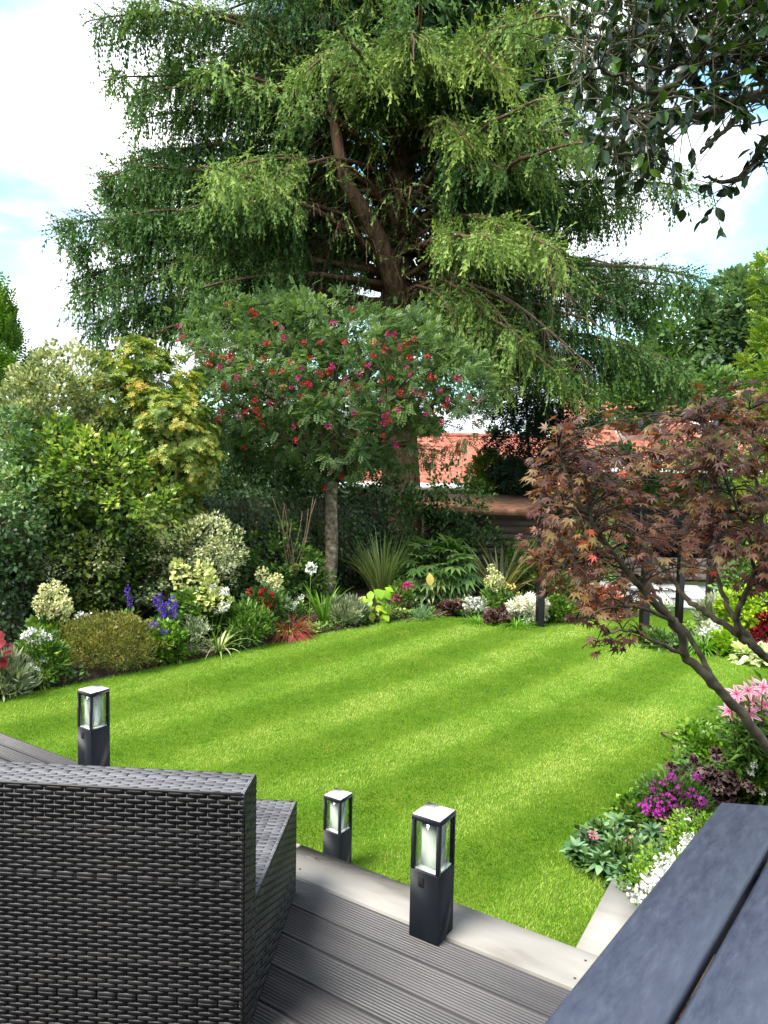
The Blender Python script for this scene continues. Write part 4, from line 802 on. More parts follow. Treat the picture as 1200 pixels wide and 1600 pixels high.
# right background: path, posts, lattice
M['paving'] = noisemat('pale_paving', [(.3, (.36, .36, .36)), (.7, (.50, .50, .49))], 3, bump=.2, rough=.8)
path = thing('paved_path', 'pale grey paved path beyond the posts', None, (0, 0, 0)); path['kind'] = 'structure'
def paving():
    d = norm(np.array([.92, -.18])); q = np.array([-d[1], d[0]]); p0 = np.array([3.7, 12.9])
    for i in range(9):
        for j in range(3):
            c = p0 + d * (i * .72) + q * (j * .72 - .5); a = Acc(); a.cbox((-.353, -.353, -.02), (.353, .353, .024 + .002 * ((i * 3 + j * 5) % 3)), .004)
            o = link('paving_slab', a.mesh('paving_slab', M['paving']), path, (c[0], c[1], 0), (0, 0, math.atan2(d[1], d[0])))
paving()
M['postblack'] = noisemat('black_post_paint', [(.3, (.008, .008, .009)), (.7, (.018, .017, .017))], 8, rough=.5, bump=.2, bscale=60, dist=.002)
for (px, py, wd_, hh, lab) in ((843, 979, .095, 1.48, 'black square post standing alone at the lawn corner left of the maple'), (1005, 1006, .095, 1.42, 'black square post at the lawn edge seen through the maple stems'), (1060, 976, .085, 1.42, 'slimmer black post behind, right of the one at the lawn edge'), (1107, 948, .085, 1.42, 'farthest black post beside the pale paved path')):
    p = gnd(px, py); t = thing('garden_post', lab, 'post', p, .2, 'black garden posts'); h = wd_ / 2
    Acc().cbox((-h, -h, -.05), (h, h, hh), .004).build('shaft', M['postblack'], t, origin=(0, 0, 0)); Acc().cbox((-h - .008, -h - .008, hh + .001), (h + .008, h + .008, hh + .025), .006).build('post_cap', M['postblack'], t, origin=(0, 0, 0))
def lattice():
    x0, x1, Y, z0, z1 = 5.0, 7.6, 15.6, .15, 1.25; t = thing('lattice_panel', 'dark diamond lattice panel beyond the path behind the maple', 'panel', (x0, Y, 0))
    w_ = x1 - x0; h_ = z1 - z0
    for sgn in (-1, 1):
        for k in np.arange(-h_, w_, .21):
            a0 = max(0, k); b0 = min(w_, k + h_)
            if b0 - a0 < .1: continue
            za, zb = (a0 - k), (b0 - k)
            if sgn < 0: za, zb = h_ - za, h_ - zb
            p, q = np.array([x0 + a0, Y + .008 * sgn, z0 + za]), np.array([x0 + b0, Y + .008 * sgn, z0 + zb]); dd = norm(q - p); nn = np.array([-dd[2], 0, dd[0]]) * .012; th = np.array([0, .005, 0]); V = [p - nn - th, q - nn - th, q + nn - th, p + nn - th, p - nn + th, q - nn + th, q + nn + th, p + nn + th]
            Acc().add(V, [[(0, 3, 2, 1), (4, 5, 6, 7), (0, 1, 5, 4), (1, 2, 6, 5), (2, 3, 7, 6), (3, 0, 4, 7)]]).build('slat', M['postblack'], t)
    Acc().box((x0, Y + .25, z0 - .15), (x1, Y + .3, z1)).build('backing', M['postblack'], t)
    for z in (z0 - .06, z1): Acc().cbox((x0 - .03, Y - .03, z), (x1 + .03, Y + .03, z + .06), .004).build('rail', M['postblack'], t)
lattice()
M['lowwall'] = noisemat('brown_stone_wall', [(.3, (.10, .075, .06)), (.7, (.22, .18, .15))], 5, bump=.6, bscale=16, dist=.02)
def low_wall():
    g = rng(91); t = thing('low_wall', 'low brown stone wall along the far side of the paved path', 'wall', (3.9, 14.6, 0)); me = [Acc().cbox((0, 0, 0), (.36 + .05 * k, .22, .13), .012).mesh('stone', M['lowwall']) for k in range(3)]
    for r_ in range(3):
        x = -.1 * (r_ % 2); 
        while x < 4.6:
            k = g.integers(3); link('stone', me[k], t, (x, g.uniform(-.01, .01), r_ * .137), (0, 0, g.normal(0, .015))); x += .37 + .05 * k
low_wall()

# ------------------------------------------------------------------ border plants
def place(name, me, parent, p, Yd, Nd, s):
    """one leaf or flower as an object of its own: +Y along Yd, +Z near Nd, position in world"""
    Y = norm(Yd); X = norm(np.cross(Y, Nd)); Z = np.cross(X, Y); o = bpy.data.objects.new(name, me); COL.objects.link(o); o.parent = parent
    q = np.asarray(p, float) - np.array(parent.location); s = float(s)
    o.matrix_basis = Matrix(((X[0] * s, Y[0] * s, Z[0] * s, q[0]), (X[1] * s, Y[1] * s, Z[1] * s, q[1]), (X[2] * s, Y[2] * s, Z[2] * s, q[2]), (0, 0, 0, 1))); return o
def tmesh(name, T, mat, var): 
    a = Acc(); a.add(T[0], T[1], np.clip(np.asarray(var) + 0 * T[0][:, 0], 0, 1)); return a.mesh(name, mat)
def mound(name, label, cat, px, py, wpx, hpx, mat, T=None, leaf=.04, K=50, per=26, cr=.09, up=.4, tone=(.5, .14, .18), seed=1, deep=None, extra=None, group=None, zb=0.0, inner=.35, wx=1.0, stems=3):
    b = gnd(px, py, zb); k = b[1] / F; r = wpx / 2 * k; h = hpx * k; d = deep or r * .85
    return shrub(name, label, cat, [(b[0], b[1], zb + h * .42, r * .92, d * .92, h * .52)], mat, T, leaf, K, per, cr, inner, up, tone, seed, stems, 'twig', group, wx, extra=extra)
def strap(name, label, cat, base, n, L, w, mat, spread=.8, bend=.6, seed=1, separate=True, jitter=.05, tone=(.2, .9), group=None, seg=5, minel=.05):
    g = rng(seed); t = thing(name, label, cat, base, 0, group); Ts = [T_blade(seg, bend * q, w / L) for q in (.5, 1.0, 1.5)]
    az = g.uniform(0, 2 * math.pi, n); th = minel + spread * g.random(n) ** .8; Y = np.stack([np.cos(az) * np.sin(th), np.sin(az) * np.sin(th), np.cos(th)], 1); N = np.stack([-np.cos(az), -np.sin(az), np.full(n, .25)], 1)
    P = np.array(base) + np.stack([np.cos(az), np.sin(az), 0 * az], 1) * (jitter * g.random(n))[:, None]; s = L * g.uniform(.6, 1.1, n); k = g.integers(0, 3, n); va = g.uniform(*tone, n)
    if separate:
        me = {(i, j): tmesh('leaf', Ts[i], mat, tone[0] + (tone[1] - tone[0]) * j / 2) for i in range(3) for j in range(3)}
        for i in range(n): place('leaf', me[k[i], int(g.integers(3))], t, P[i], Y[i], N[i], s[i])
    else:
        a = Acc()
        for i in range(3): m_ = k == i; scatter(a, Ts[i], P[m_], Y[m_], N[m_], s[m_], va[m_])
        a.build('leaves', mat, t, kind='stuff')
    return t
def stems_to(t, base, pts, g, r=.004, mat='greenstem'):
    for p in pts:
        b = np.array(base) + np.array([g.normal(0, .04), g.normal(0, .04), -.02]); u = np.linspace(0, 1, 6)[:, None]; Q = b * (1 - u) + np.asarray(p) * u; Q[:, :2] = b[:2] * (1 - u ** .7) + np.asarray(p)[:2] * u ** .7
        Acc().tube(Q, np.linspace(r * 1.3, r * .8, 6), 5).build('stem', M[mat], t)
def H(mat, n=80, R_=.08, size=.035, squash=1.25, seed=1, **k): return petals(rng(seed), n, R_, size, squash=squash, **k).mesh('flower_head', M[mat])
HD = {'cone_cream': [H('cream', 110, .085, .04, 1.3, s) for s in (1, 2)], 'cone_lime': [H('lime', 100, .075, .036, 1.35, s) for s in (3, 4)], 'ball_white': [H('white', 80, .06, .034, 1.0, s) for s in (5, 6)],
      'tuft_white': [H('white', 34, .032, .026, .7, s) for s in (7, 8)], 'dot_white': [H('white', 12, .016, .02, .6, s) for s in (9, 10)], 'spike_violet': [H('violet', 60, .035, .03, 3.2, s) for s in (11, 12)], 'pansy': [H('violet', 14, .022, .03, .5, 13)],
      'red_plume': [H('crimson', 40, .03, .045, 2.0, s) for s in (14, 15)], 'magenta_head': [H('magenta', 40, .045, .035, .7, s) for s in (16, 17)], 'purplepink': [H('purplepink', 22, .024, .026, .8, s) for s in (18, 19, 20)], 'pink_head': [H('pinkpet', 60, .065, .035, .8, s) for s in (21, 22)], 'yellow': [H('yellowpet', 40, .05, .03, .9, 23)], 'white_bract': [H('white', 16, .028, .04, .6, s) for s in (24, 25)]}
def blooms(t, base, heads, Y, kind, g, sc_=1.0, stem=True, r=.004):
    pts = []
    for h in heads:
        p = at(h[0], h[1], Y + (h[3] if len(h) > 3 else g.normal(0, .05))); pts.append(p); s = (h[2] if len(h) > 2 else 1.0) * sc_ * g.uniform(.9, 1.1)
        ms = HD[kind]; link('flower_head', ms[int(g.integers(len(ms)))], t, p - np.array(t.location), (g.normal(0, .2), g.normal(0, .2), g.uniform(0, 6)), (s, s, s))
    if stem: stems_to(t, base, pts, g, r)
def bloomer(name, label, cat, bx, by, heads, kind, fol=None, sc_=1.0, seed=1, group=None, zb=0.0, dY=0.0, stem=True, r=.004, Yh=None):
    """fol = (width px, height px, material, template, leaf size, clumps, per clump)"""
    b = gnd(bx, by, zb); g = rng(seed + 500)
    def ex(t, g_): blooms(t, (b[0], b[1], zb), heads, (Yh or b[1]) + dY - (fol[0] / 2 * b[1] / F * .72 if fol else 0), kind, g_, sc_, stem, r)
    if fol:
        return mound(name, label, cat, bx, by, fol[0], fol[1], fol[2], fol[3], fol[4], fol[5], fol[6], seed=seed, extra=ex, zb=zb, group=group)
    t = thing(name, label, cat, b, 0, group); ex(t, g); return t
M['redleaf'] = G4('red_leaf', (.05, .001, .003), (.11, .002, .006), (.20, .006, .012), spec=.2, trans=.2, tint=(1.2, .6, .6))
M['bronze'] = G4('bronze_red_blade', (.09, .015, .018), (.20, .04, .04), (.36, .10, .08), (.46, .24, .16))
M['reedgreen'] = G4('reed_blade', (.06, .12, .03), (.13, .22, .07), (.26, .34, .15), (.45, .46, .28))
M['hosta'] = G4('lime_leaf', (.10, .22, .012), (.19, .33, .018), (.34, .44, .035))
M['fatsia'] = G4('fatsia_leaf', (.03, .085, .025), (.075, .16, .05), (.15, .26, .09), (.30, .40, .18), rough=.25, spec=.6)
M['phormium'] = G4('phormium_blade', (.07, .09, .04), (.16, .18, .08), (.34, .34, .17), (.50, .46, .28), rough=.35)
M['heuchera'] = G4('purple_leaf', (.045, .020, .030), (.095, .050, .062), (.17, .11, .115), (.25, .19, .18))
M['bluegreen'] = G4('blue_green_leaf', (.035, .10, .055), (.075, .17, .095), (.15, .28, .16), (.26, .40, .25), rough=.5)
M['edging'] = G4('edging_grass', (.05, .15, .01), (.09, .23, .02), (.16, .32, .03))
M['varhosta'] = G4('white_edged_leaf', (.06, .15, .03), (.20, .30, .10), (.62, .66, .45), (.75, .76, .6))
# left end of the border
def red_leaves():
    b = gnd(-12, 1085); b[2] = 0; t = thing('red_leaved_plant', 'plant with big deep red leaves at the left picture edge', 'plant', b); g = rng(101); me = [tmesh('leaf', T_fine(.36, .3, .05), M['redleaf'], v) for v in (.2, .5, .9)]
    for k in range(46):
        p = at(g.uniform(-40, 12), g.uniform(985, 1045), b[1] + g.uniform(-.2, .3)); place('leaf', me[k % 3], t, p, (g.normal(.3, .5), -.7, g.normal(-.1, .3)), (0, -.5, 1), g.uniform(.09, .15))
    stems_to(t, b, [at(g.uniform(-30, 5), g.uniform(1000, 1040), b[1]) for k in range(6)], g, .006, 'twig')
red_leaves()
NEED = T_fold(.09, .02, 0)
mound('lavender_bush', 'soft grey green lavender bush at the lawn edge, far left', 'plant', 10, 1083, 75, 56, M['silver'], NEED, .10, 60, 34, .10, 1.1, seed=102)
bloomer('white_flowered_plant', 'dark leafy plant dotted with flat white flowers beside the lavender', 'plant', 62, 1068, [(42, 990), (50, 985), (62, 988), (58, 1002), (74, 996), (47, 1000), (52, 1040), (60, 1036), (66, 1030), (45, 1045), (57, 1048), (40, 993)], 'tuft_white', (62, 82, M['midgreen'], T_fold(.13), .085, 46, 26), 1.0, 103)
mound('hebe_dome', 'wide olive brown dome of fine leaves spilling to the lawn', 'shrub', 172, 1040, 175, 82, M['hebe'], T_fold(.22), .032, 330, 30, .09, .6, (.5, .16, .2), 104, deep=.42)
bloomer('cream_hydrangea', 'hydrangea with one thick bunch of cream heads by the old fence', 'plant', 85, 1028, [(70, 922), (85, 917), (97, 926), (64, 938), (79, 934), (93, 940), (104, 945), (73, 948), (88, 951), (100, 957), (67, 953), (81, 958, .8), (58, 946, .7)], 'cone_cream', (64, 70, M['midgreen'], T_fold(.34), .10, 26, 20), .72, 105, r=.006)
bloomer('daisy_plant', 'small white daisies just above the olive dome', 'plant', 132, 1012, [(124, 961), (130, 965), (141, 967), (137, 962), (120, 970)], 'tuft_white', (40, 40, M['midgreen'], T_fold(.2), .05, 16, 20), 1.1, 106)
bloomer('delphinium', 'single blue violet delphinium spike against the ivy', 'plant', 200, 1003, [(200, 925, .9), (203, 940, .8)], 'spike_violet', (34, 44, M['midgreen'], T_fold(.2), .08, 12, 20), .9, 107)
bloomer('delphinium', 'thick group of deep violet delphinium spikes above the geraniums', 'plant', 262, 1012, [(246, 944), (255, 955), (262, 948), (270, 940), (274, 952), (265, 960), (250, 938), (258, 962)], 'spike_violet', (50, 55, M['midgreen'], T_fold(.2), .08, 24, 20), .85, 108)
bloomer('geranium_plant', 'leafy light green plant with dark violet pansy flowers at its top', 'plant', 262, 1034, [(238, 974), (241, 977), (257, 986), (259, 989), (236, 979)], 'pansy', (46, 66, M['leyland'], T_fold(.36), .06, 36, 22), 1.3, 109)
mound('twiggy_plant', 'sparse greyish plant between the violet flowers and the strap leaves', 'plant', 300, 1026, 50, 62, M['silver'], T_fold(.16), .06, 24, 18, .10, .7, (.3, .2, .2), 110)
bloomer('limelight_hydrangea', 'hydrangea carrying several pale lime cone heads left of the flowering tree', 'plant', 318, 1003, [(283, 898, 1.15), (320, 894), (328, 908), (322, 932, 1.1), (335, 945, 1.2), (345, 940, 1.1), (310, 976, 1.05)], 'cone_lime', (96, 86, M['midgreen'], T_fold(.34), .10, 60, 22), 1.35, 111, dY=.1, r=.006)
bloomer('white_phlox', 'small white balls among the lime heads', 'plant', 330, 1012, [(300, 951), (342, 953), (350, 948), (344, 925, .8), (333, 918, .7), (352, 924, .7)], 'ball_white', None, .95, 112)
strap('strap_leaf_plant', 'arching strap leaves with a thick pale stem at the lawn edge', 'plant', gnd(342, 1020), 34, .42, .016, M['reedgreen'], 1.0, 1.0, 113)
mound('leafy_edging', 'low bright green leafy clump between the strap leaves and the bronze grass', 'plant', 385, 1008, 70, 62, M['midgreen'], T_fold(.16), .08, 44, 22, .10, .6, seed=114)
mound('dark_filler', 'dark leafy clump beneath the red plumes', 'plant', 415, 992, 66, 70, M['darkgreen'], T_fold(.28), .07, 50, 22, .12, .3, seed=115)
bloomer('red_plume_plant', 'plant with crimson plumes left of the bronze grass', 'plant', 415, 994, [(410, 928), (418, 938), (425, 935), (414, 945), (428, 943), (389, 925, .7), (405, 940), (420, 950)], 'red_plume', None, .95, 116)
bloomer('cream_hydrangea', 'hydrangea with two cream heads above the red plumes', 'plant', 425, 978, [(411, 899, 1.0), (429, 910, 1.0), (433, 906, .8)], 'cone_cream', (50, 50, M['midgreen'], T_fold(.34), .09, 22, 20), .95, 117, r=.006)
bloomer('white_bedding', 'loose white flowers behind the bronze grass', 'plant', 456, 978, [(446, 935), (455, 940), (462, 944), (450, 948), (471, 932), (458, 950), (445, 944)], 'tuft_white', (50, 36, M['midgreen'], T_fold(.25), .06, 20, 20), 1.05, 118)
strap('bronze_grass', 'fountain of fine bronze red grass at the lawn edge', 'grass clump', gnd(452, 994), 1000, .40, .005, M['bronze'], 1.3, 1.9, 119, False, .1, (.05, .95))
t = bloomer('white_agapanthus', 'lone white agapanthus head on a tall bare stem', 'plant', 484, 985, [(486, 888, 1.0, 0.0)], 'ball_white', None, 1.0, 120, r=.006)
strap('sword_leaf_plant', 'upright bright green sword leaves in front of the slim trunk', 'plant', gnd(506, 978), 46, .66, .014, M['edging'], .34, .5, 121)
mound('lavender_bush', 'low grey green lavender between the sword leaves and the lime hosta', 'plant', 538, 976, 66, 38, M['silver'], NEED, .09, 60, 32, .09, 1.1, seed=122, deep=.25)
def hosta():
    b = gnd(582, 964); t = thing('lime_hosta', 'lime yellow plant with large drooping oval leaves', 'plant', b); g = rng(123); me = [tmesh('leaf', T_fine(.36, .35, .05), M['hosta'], v) for v in (.15, .45, .8)]; pts = []
    for k in range(34):
        p = at(g.uniform(560, 602), g.uniform(918, 962), b[1] + g.uniform(-.42, -.05)); d = np.array([(p[0] - b[0]) * 3 + g.normal(0, .3), -.8 + g.normal(0, .3), g.normal(-.35, .3)]); place('leaf', me[k % 3], t, p, d, (0, -.5, 1), g.uniform(.12, .19)); pts.append(p)
    stems_to(t, b, pts[::3], g, .004)
hosta()
strap('reed_grass', 'tall sheaf of slim silvery green reed grass', 'grass clump', (*gnd(598, 938)[:2], 0), 300, 1.15, .010, M['reedgreen'], .34, .55, 124, False, .16, (.05, .9), seg=6)
bloomer('magenta_dahlia', 'two bright magenta flowers on leafy stems by the reed grass', 'plant', 626, 955, [(620, 934, 1.2), (634, 915, 1.0), (640, 914, .9)], 'magenta_head', (44, 42, M['midgreen'], T_fold(.22), .07, 22, 18), 1.05, 125)
def fatsia():
    b = gnd(685, 942); b[2] = 0; t = thing('fatsia_shrub', 'glossy fatsia with big fingered leaves at the far lawn corner', 'shrub', b); g = rng(126); me = [tmesh('leaf', T_FATSIA, M['fatsia'], v) for v in (.15, .4, .6, .85)]; pts = []
    c = at(685, 890, b[1]); R_ = np.array([60, 52, 52]) * b[1] / F
    for k in range(150):
        d = rdir(g, 1)[0]; d[1] = -abs(d[1]) if g.random() < .8 else d[1]; p = c + d * R_ * g.uniform(.55, 1.02); place('leaf', me[g.integers(4)], t, p, d * .8 + np.array([0, -.35, -.25]) + g.normal(0, .2, 3), d * .4 + np.array([0, -.25, 1]), g.uniform(.15, .24)); pts.append(p)
    yl = tmesh('leaf', T_fine(.3, .2), M['yellowpet'], .3)
    o = place('leaf', yl, t, at(671, 895, c[1] - .62), (0.1, -.3, -1), (0, -1, .2), .2); o['label'] = 'yellowed hanging leaf'
    stems_to(t, b, pts[::9], g, .010, 'greenstem')
fatsia()
strap('phormium', 'fan of long striped sword leaves behind the white flowers', 'plant', (*gnd(775, 945)[:2] + np.array([.15, .5]), 0), 62, 1.12, .032, M['phormium'], .75, .5, 127, True, .12, (.1, 1.0))
bloomer('cream_hydrangea', 'hydrangea with white and lime heads in front of the striped sword leaves', 'plant', 778, 962, [(767, 888, .7), (770, 905, .9), (763, 907, .8), (776, 900, 1.0), (781, 908, 1.0), (772, 915, 1.0)], 'cone_cream', (50, 40, M['midgreen'], T_fold(.2), .09, 22, 20), .8, 128, r=.006)
bloomer('yellow_flowers', 'small yellow pompon flowers beside the cream hydrangea', 'plant', 805, 962, [(800, 916, 1.0), (811, 930, .9), (790, 914, .8)], 'yellow', (40, 30, M['midgreen'], T_fold(.15), .08, 16, 20), .9, 129)
bloomer('white_bedding', 'patch of bright white flowers behind the left edging grass', 'plant', 742, 962, [(738, 940), (745, 936), (750, 942), (742, 947), (735, 947), (752, 949), (728, 948), (746, 951), (733, 936), (757, 953)], 'white_bract', (46, 28, M['silver'], T_fold(.25), .05, 24, 20), 1.2, 130)
mound('silver_bedding', 'frosty silver white plant beside the black post', 'plant', 822, 970, 58, 44, M['silverwhite'], T_FATSIA, .07, 30, 14, .09, .4, seed=131)
mound('heuchera', 'dark purple heuchera at the far left corner of the lawn', 'plant', 706, 962, 34, 24, M['heuchera'], T_HEUCH, .05, 18, 12, .07, .3, seed=132)
mound('heuchera', 'dark purple heuchera between the two green edging tufts', 'plant', 778, 975, 38, 24, M['heuchera'], T_HEUCH, .05, 20, 12, .07, .3, seed=133)
mound('blue_tuft', 'small blue green tuft at the lawn edge below the fatsia', 'plant', 659, 969, 24, 16, M['bluegreen'], NEED, .07, 14, 18, .06, 1.0, seed=134)
strap('edging_tuft', 'fresh green grassy edging left of the purple heuchera', 'plant', gnd(748, 974), 150, .16, .007, M['edging'], 1.0, 1.0, 135, False, .22, (.1, .9))
strap('edging_tuft', 'fresh green grassy edging at the foot of the black post', 'plant', gnd(806, 978), 170, .16, .007, M['edging'], 1.0, 1.0, 136, False, .26, (.1, .9))
mound('box_ball', 'light green leafy ball right of the black post', 'shrub', 872, 970, 52, 38, M['leyland'], T_fold(.34), .045, 60, 26, .08, .3, seed=137)
shrub('rose_bush', 'green rose bush with pink roses behind the maple', 'shrub', [blob(880, 870, 12.4, 40, 50), blob(915, 900, 12.2, 40, 40), blob(850, 900, 12.4, 36, 40), blob(930, 850, 12.6, 40, 40)], M['midgreen'], T_fold(.3), .07, 150, 24, .14, .3, .2, (.55, .15, .18), 138, 4, extra=lambda t, g: blooms(t, (0, 0, 0), [(905, 882), (910, 893), (896, 890), (920, 898), (870, 840, .7), (862, 862, .7), (925, 880)], 11.75, 'pink_head', g, .9, False))
mound('leafy_filler', 'loose green foliage filling behind the black post and phormium', 'shrub', 820, 925, 60, 80, M['midgreen'], T_fold(.3), .07, 60, 24, .14, .2, (.4, .15, .2), 139)
mound('pink_filler', 'low reddish leafed plant under the maple beside the path', 'plant', 940, 965, 60, 50, M['bronze'], T_fold(.2), .07, 36, 22, .12, .6, (.6, .15, .2), 140)
# far right bed
mound('dark_filler', 'dark leafy edging at the foot of the lawn edge post', 'plant', 1028, 1012, 50, 26, M['darkgreen'], T_fold(.2), .07, 26, 20, .09, .5, (.7, .15, .2), 141)
bloomer('white_bedding', 'bright white flower patch in the far right bed', 'plant', 1112, 1008, [(1105, 985), (1112, 982), (1120, 986), (1103, 993), (1114, 994), (1124, 992), (1118, 978), (1100, 988), (1108, 999)], 'white_bract', (46, 32, M['silver'], T_fold(.25), .05, 22, 20), 1.2, 142)
mound('lavender_bush', 'silvery lavender bush behind the white patch in the far right bed', 'plant', 1118, 978, 60, 42, M['silver'], NEED, .10, 46, 30, .10, 1.1, seed=143)
strap('strap_leaf_plant', 'grassy green clump at the front of the far right bed', 'plant', gnd(1098, 1018), 130, .30, .009, M['edging'], .9, 1.1, 144, False, .12, (.1, .8))
mound('lime_plant', 'lime green leafy clump in front of the far right bed', 'plant', 1132, 1022, 44, 30, M['hosta'], T_fold(.36), .08, 22, 16, .08, .3, (.3, .2, .2), 145)
mound('lime_shrub', 'yellow lime shrub behind the right hand maple stems', 'shrub', 1162, 990, 76, 70, M['hosta'], T_fold(.36), .08, 56, 20, .13, .3, (.6, .2, .2), 146)
mound('variegated_hosta', 'white edged hosta at the right end of the far bed', 'plant', 1180, 1036, 50, 22, M['varhosta'], T_fine(.34, .3), .10, 18, 10, .09, .2, (.6, .2, .25), 147)
mound('red_filler', 'dark crimson leafed plant at the right picture edge', 'plant', 1205, 1010, 46, 46, M['redleaf'], T_fold(.3), .08, 24, 16, .10, .3, (.3, .2, .2), 148)
mound('leafy_filler', 'green leafy mass behind the far right bed', 'shrub', 1180, 960, 110, 110, M['midgreen'], T_fold(.3), .08, 90, 24, .18, .2, (.45, .15, .2), 149)
bloomer('pink_phlox', 'magenta pink flowers at the right edge above the lime shrub', 'plant', 1178, 985, [(1178, 912), (1186, 905), (1192, 918), (1180, 940), (1196, 925)], 'magenta_head', None, .9, 150)

# near right bed
def lily_mesh(seed):
    g = rng(seed); a = Acc()
    for k in range(6):
        az = k * math.pi / 3 + g.normal(0, .1); d = np.array([math.cos(az), math.sin(az), .55]); T = T_fine(.20, .55, .05); V0 = T[0]
        Y = norm(d); X = norm(np.cross(Y, (0, 0, 1))); Z = np.cross(X, Y); V = V0[:, :1] * X + V0[:, 1:2] * Y + V0[:, 2:3] * Z; var = np.clip(.15 + np.abs(V0[:, 0]) * 3.2 + .35 * V0[:, 1] + g.normal(0, .05), 0, 1); a.add(V, T[1], var)
    for k in range(6):
        az = k * math.pi / 3 + .5; a.tube(np.linspace((0, 0, 0), (.3 * math.cos(az), .3 * math.sin(az), .62), 4), .012, 4, var=.0)
    return a.mesh('flower_head', M['lilypet'])
def lilies():
    b = np.array([2.5, 5.0, .02]); t = thing('stargazer_lilies', 'big clump of pink and white lilies by the maple stem', 'plant', b); g = rng(160); me = [lily_mesh(s) for s in range(3)]; pts = []
    for (x, y) in ((1150, 1085), (1168, 1080), (1185, 1088), (1200, 1082), (1142, 1100), (1160, 1100), (1178, 1105), (1195, 1102), (1150, 1115), (1210, 1095), (1138, 1112), (1170, 1118), (1188, 1120), (1208, 1115), (1220, 1085), (1158, 1090), (1176, 1092), (1192, 1093), (1166, 1108), (1184, 1112), (1200, 1110), (1146, 1093), (1155, 1122), (1178, 1076), (1192, 1075), (1205, 1124)):
        p = at(x, y, 5.0 + g.normal(0, .12)); pts.append(p); place('flower_head', me[g.integers(3)], t, p, (g.normal(0, .3), .6, .5), (g.normal(0, .4), -.75, .65), g.uniform(.055, .078))
    stems_to(t, b, pts, g, .006)
    n = 900; k = g.integers(0, len(pts), n); u = g.random(n)[:, None] * .95; P = b * (1 - u) + np.array(pts)[k] * u + g.normal(0, .06, (n, 3)); a = Acc(); d = rdir(g, n); d[:, 2] *= .4; scatter(a, T_fold(.13), P, d, np.array([0, 0, 1]) + .3 * d, g.uniform(.08, .15, n), np.clip(g.normal(.45, .2, n), 0, 1)); a.build('leaves', M['midgreen'], t, kind='stuff')
lilies()
mound('leafy_edging', 'creeping light green plants along the lawn below the lilies', 'plant', 1118, 1182, 90, 40, M['leyland'], T_fold(.34), .045, 100, 22, .09, .4, (.5, .2, .2), 161, deep=.4)
mound('leafy_filler', 'dark leafy stems under the lilies at the right edge', 'plant', 1185, 1190, 70, 80, M['midgreen'], T_fold(.2), .07, 60, 22, .12, .3, (.35, .2, .2), 162, deep=.35)
def heuchera_big():
    b = gnd(1105, 1262); b[2] = 0; t = thing('heuchera', 'large purple brown heuchera with scalloped leaves in the near right bed', 'plant', b); g = rng(163); me = [tmesh('leaf', T_HEUCH, M['heuchera'], v) for v in (.2, .45, .7, .95)]; pts = []
    for k in range(120):
        p = at(g.normal(1106, 34), g.normal(1226, 17), b[1] + g.uniform(-.15, .35)); place('leaf', me[g.integers(4)], t, p, ((p[0] - b[0]) * 2 + g.normal(0, .5), -.6 + g.normal(0, .4), g.normal(-.15, .3)), (g.normal(0, .3), -.4, 1), g.uniform(.045, .066)); pts.append(p)
    stems_to(t, b, pts[::6], g, .0025, 'twig')
heuchera_big()
def petunia(t, g):
    b = np.array(t.location); hs = [(g.normal(1056, 24), g.normal(1258, 21)) for k in range(80)]
    for h in hs: blooms(t, b, [h], b[1] - .02 - .2 * (h[1] - 1225) / 70, 'purplepink', g, .8, False)
mound('petunia_plant', 'bushy plant covered with purple pink blossoms at the lawn edge', 'plant', 1052, 1296, 98, 78, M['midgreen'], T_fold(.2), .045, 110, 24, .08, .4, (.4, .2, .2), 164, deep=.26, extra=petunia)
mound('leafy_edging', 'small light green leafy edging between the rosettes and the purple blossom', 'plant', 1000, 1290, 60, 36, M['leyland'], T_fold(.34), .04, 50, 22, .06, .4, (.5, .2, .2), 165, deep=.2)
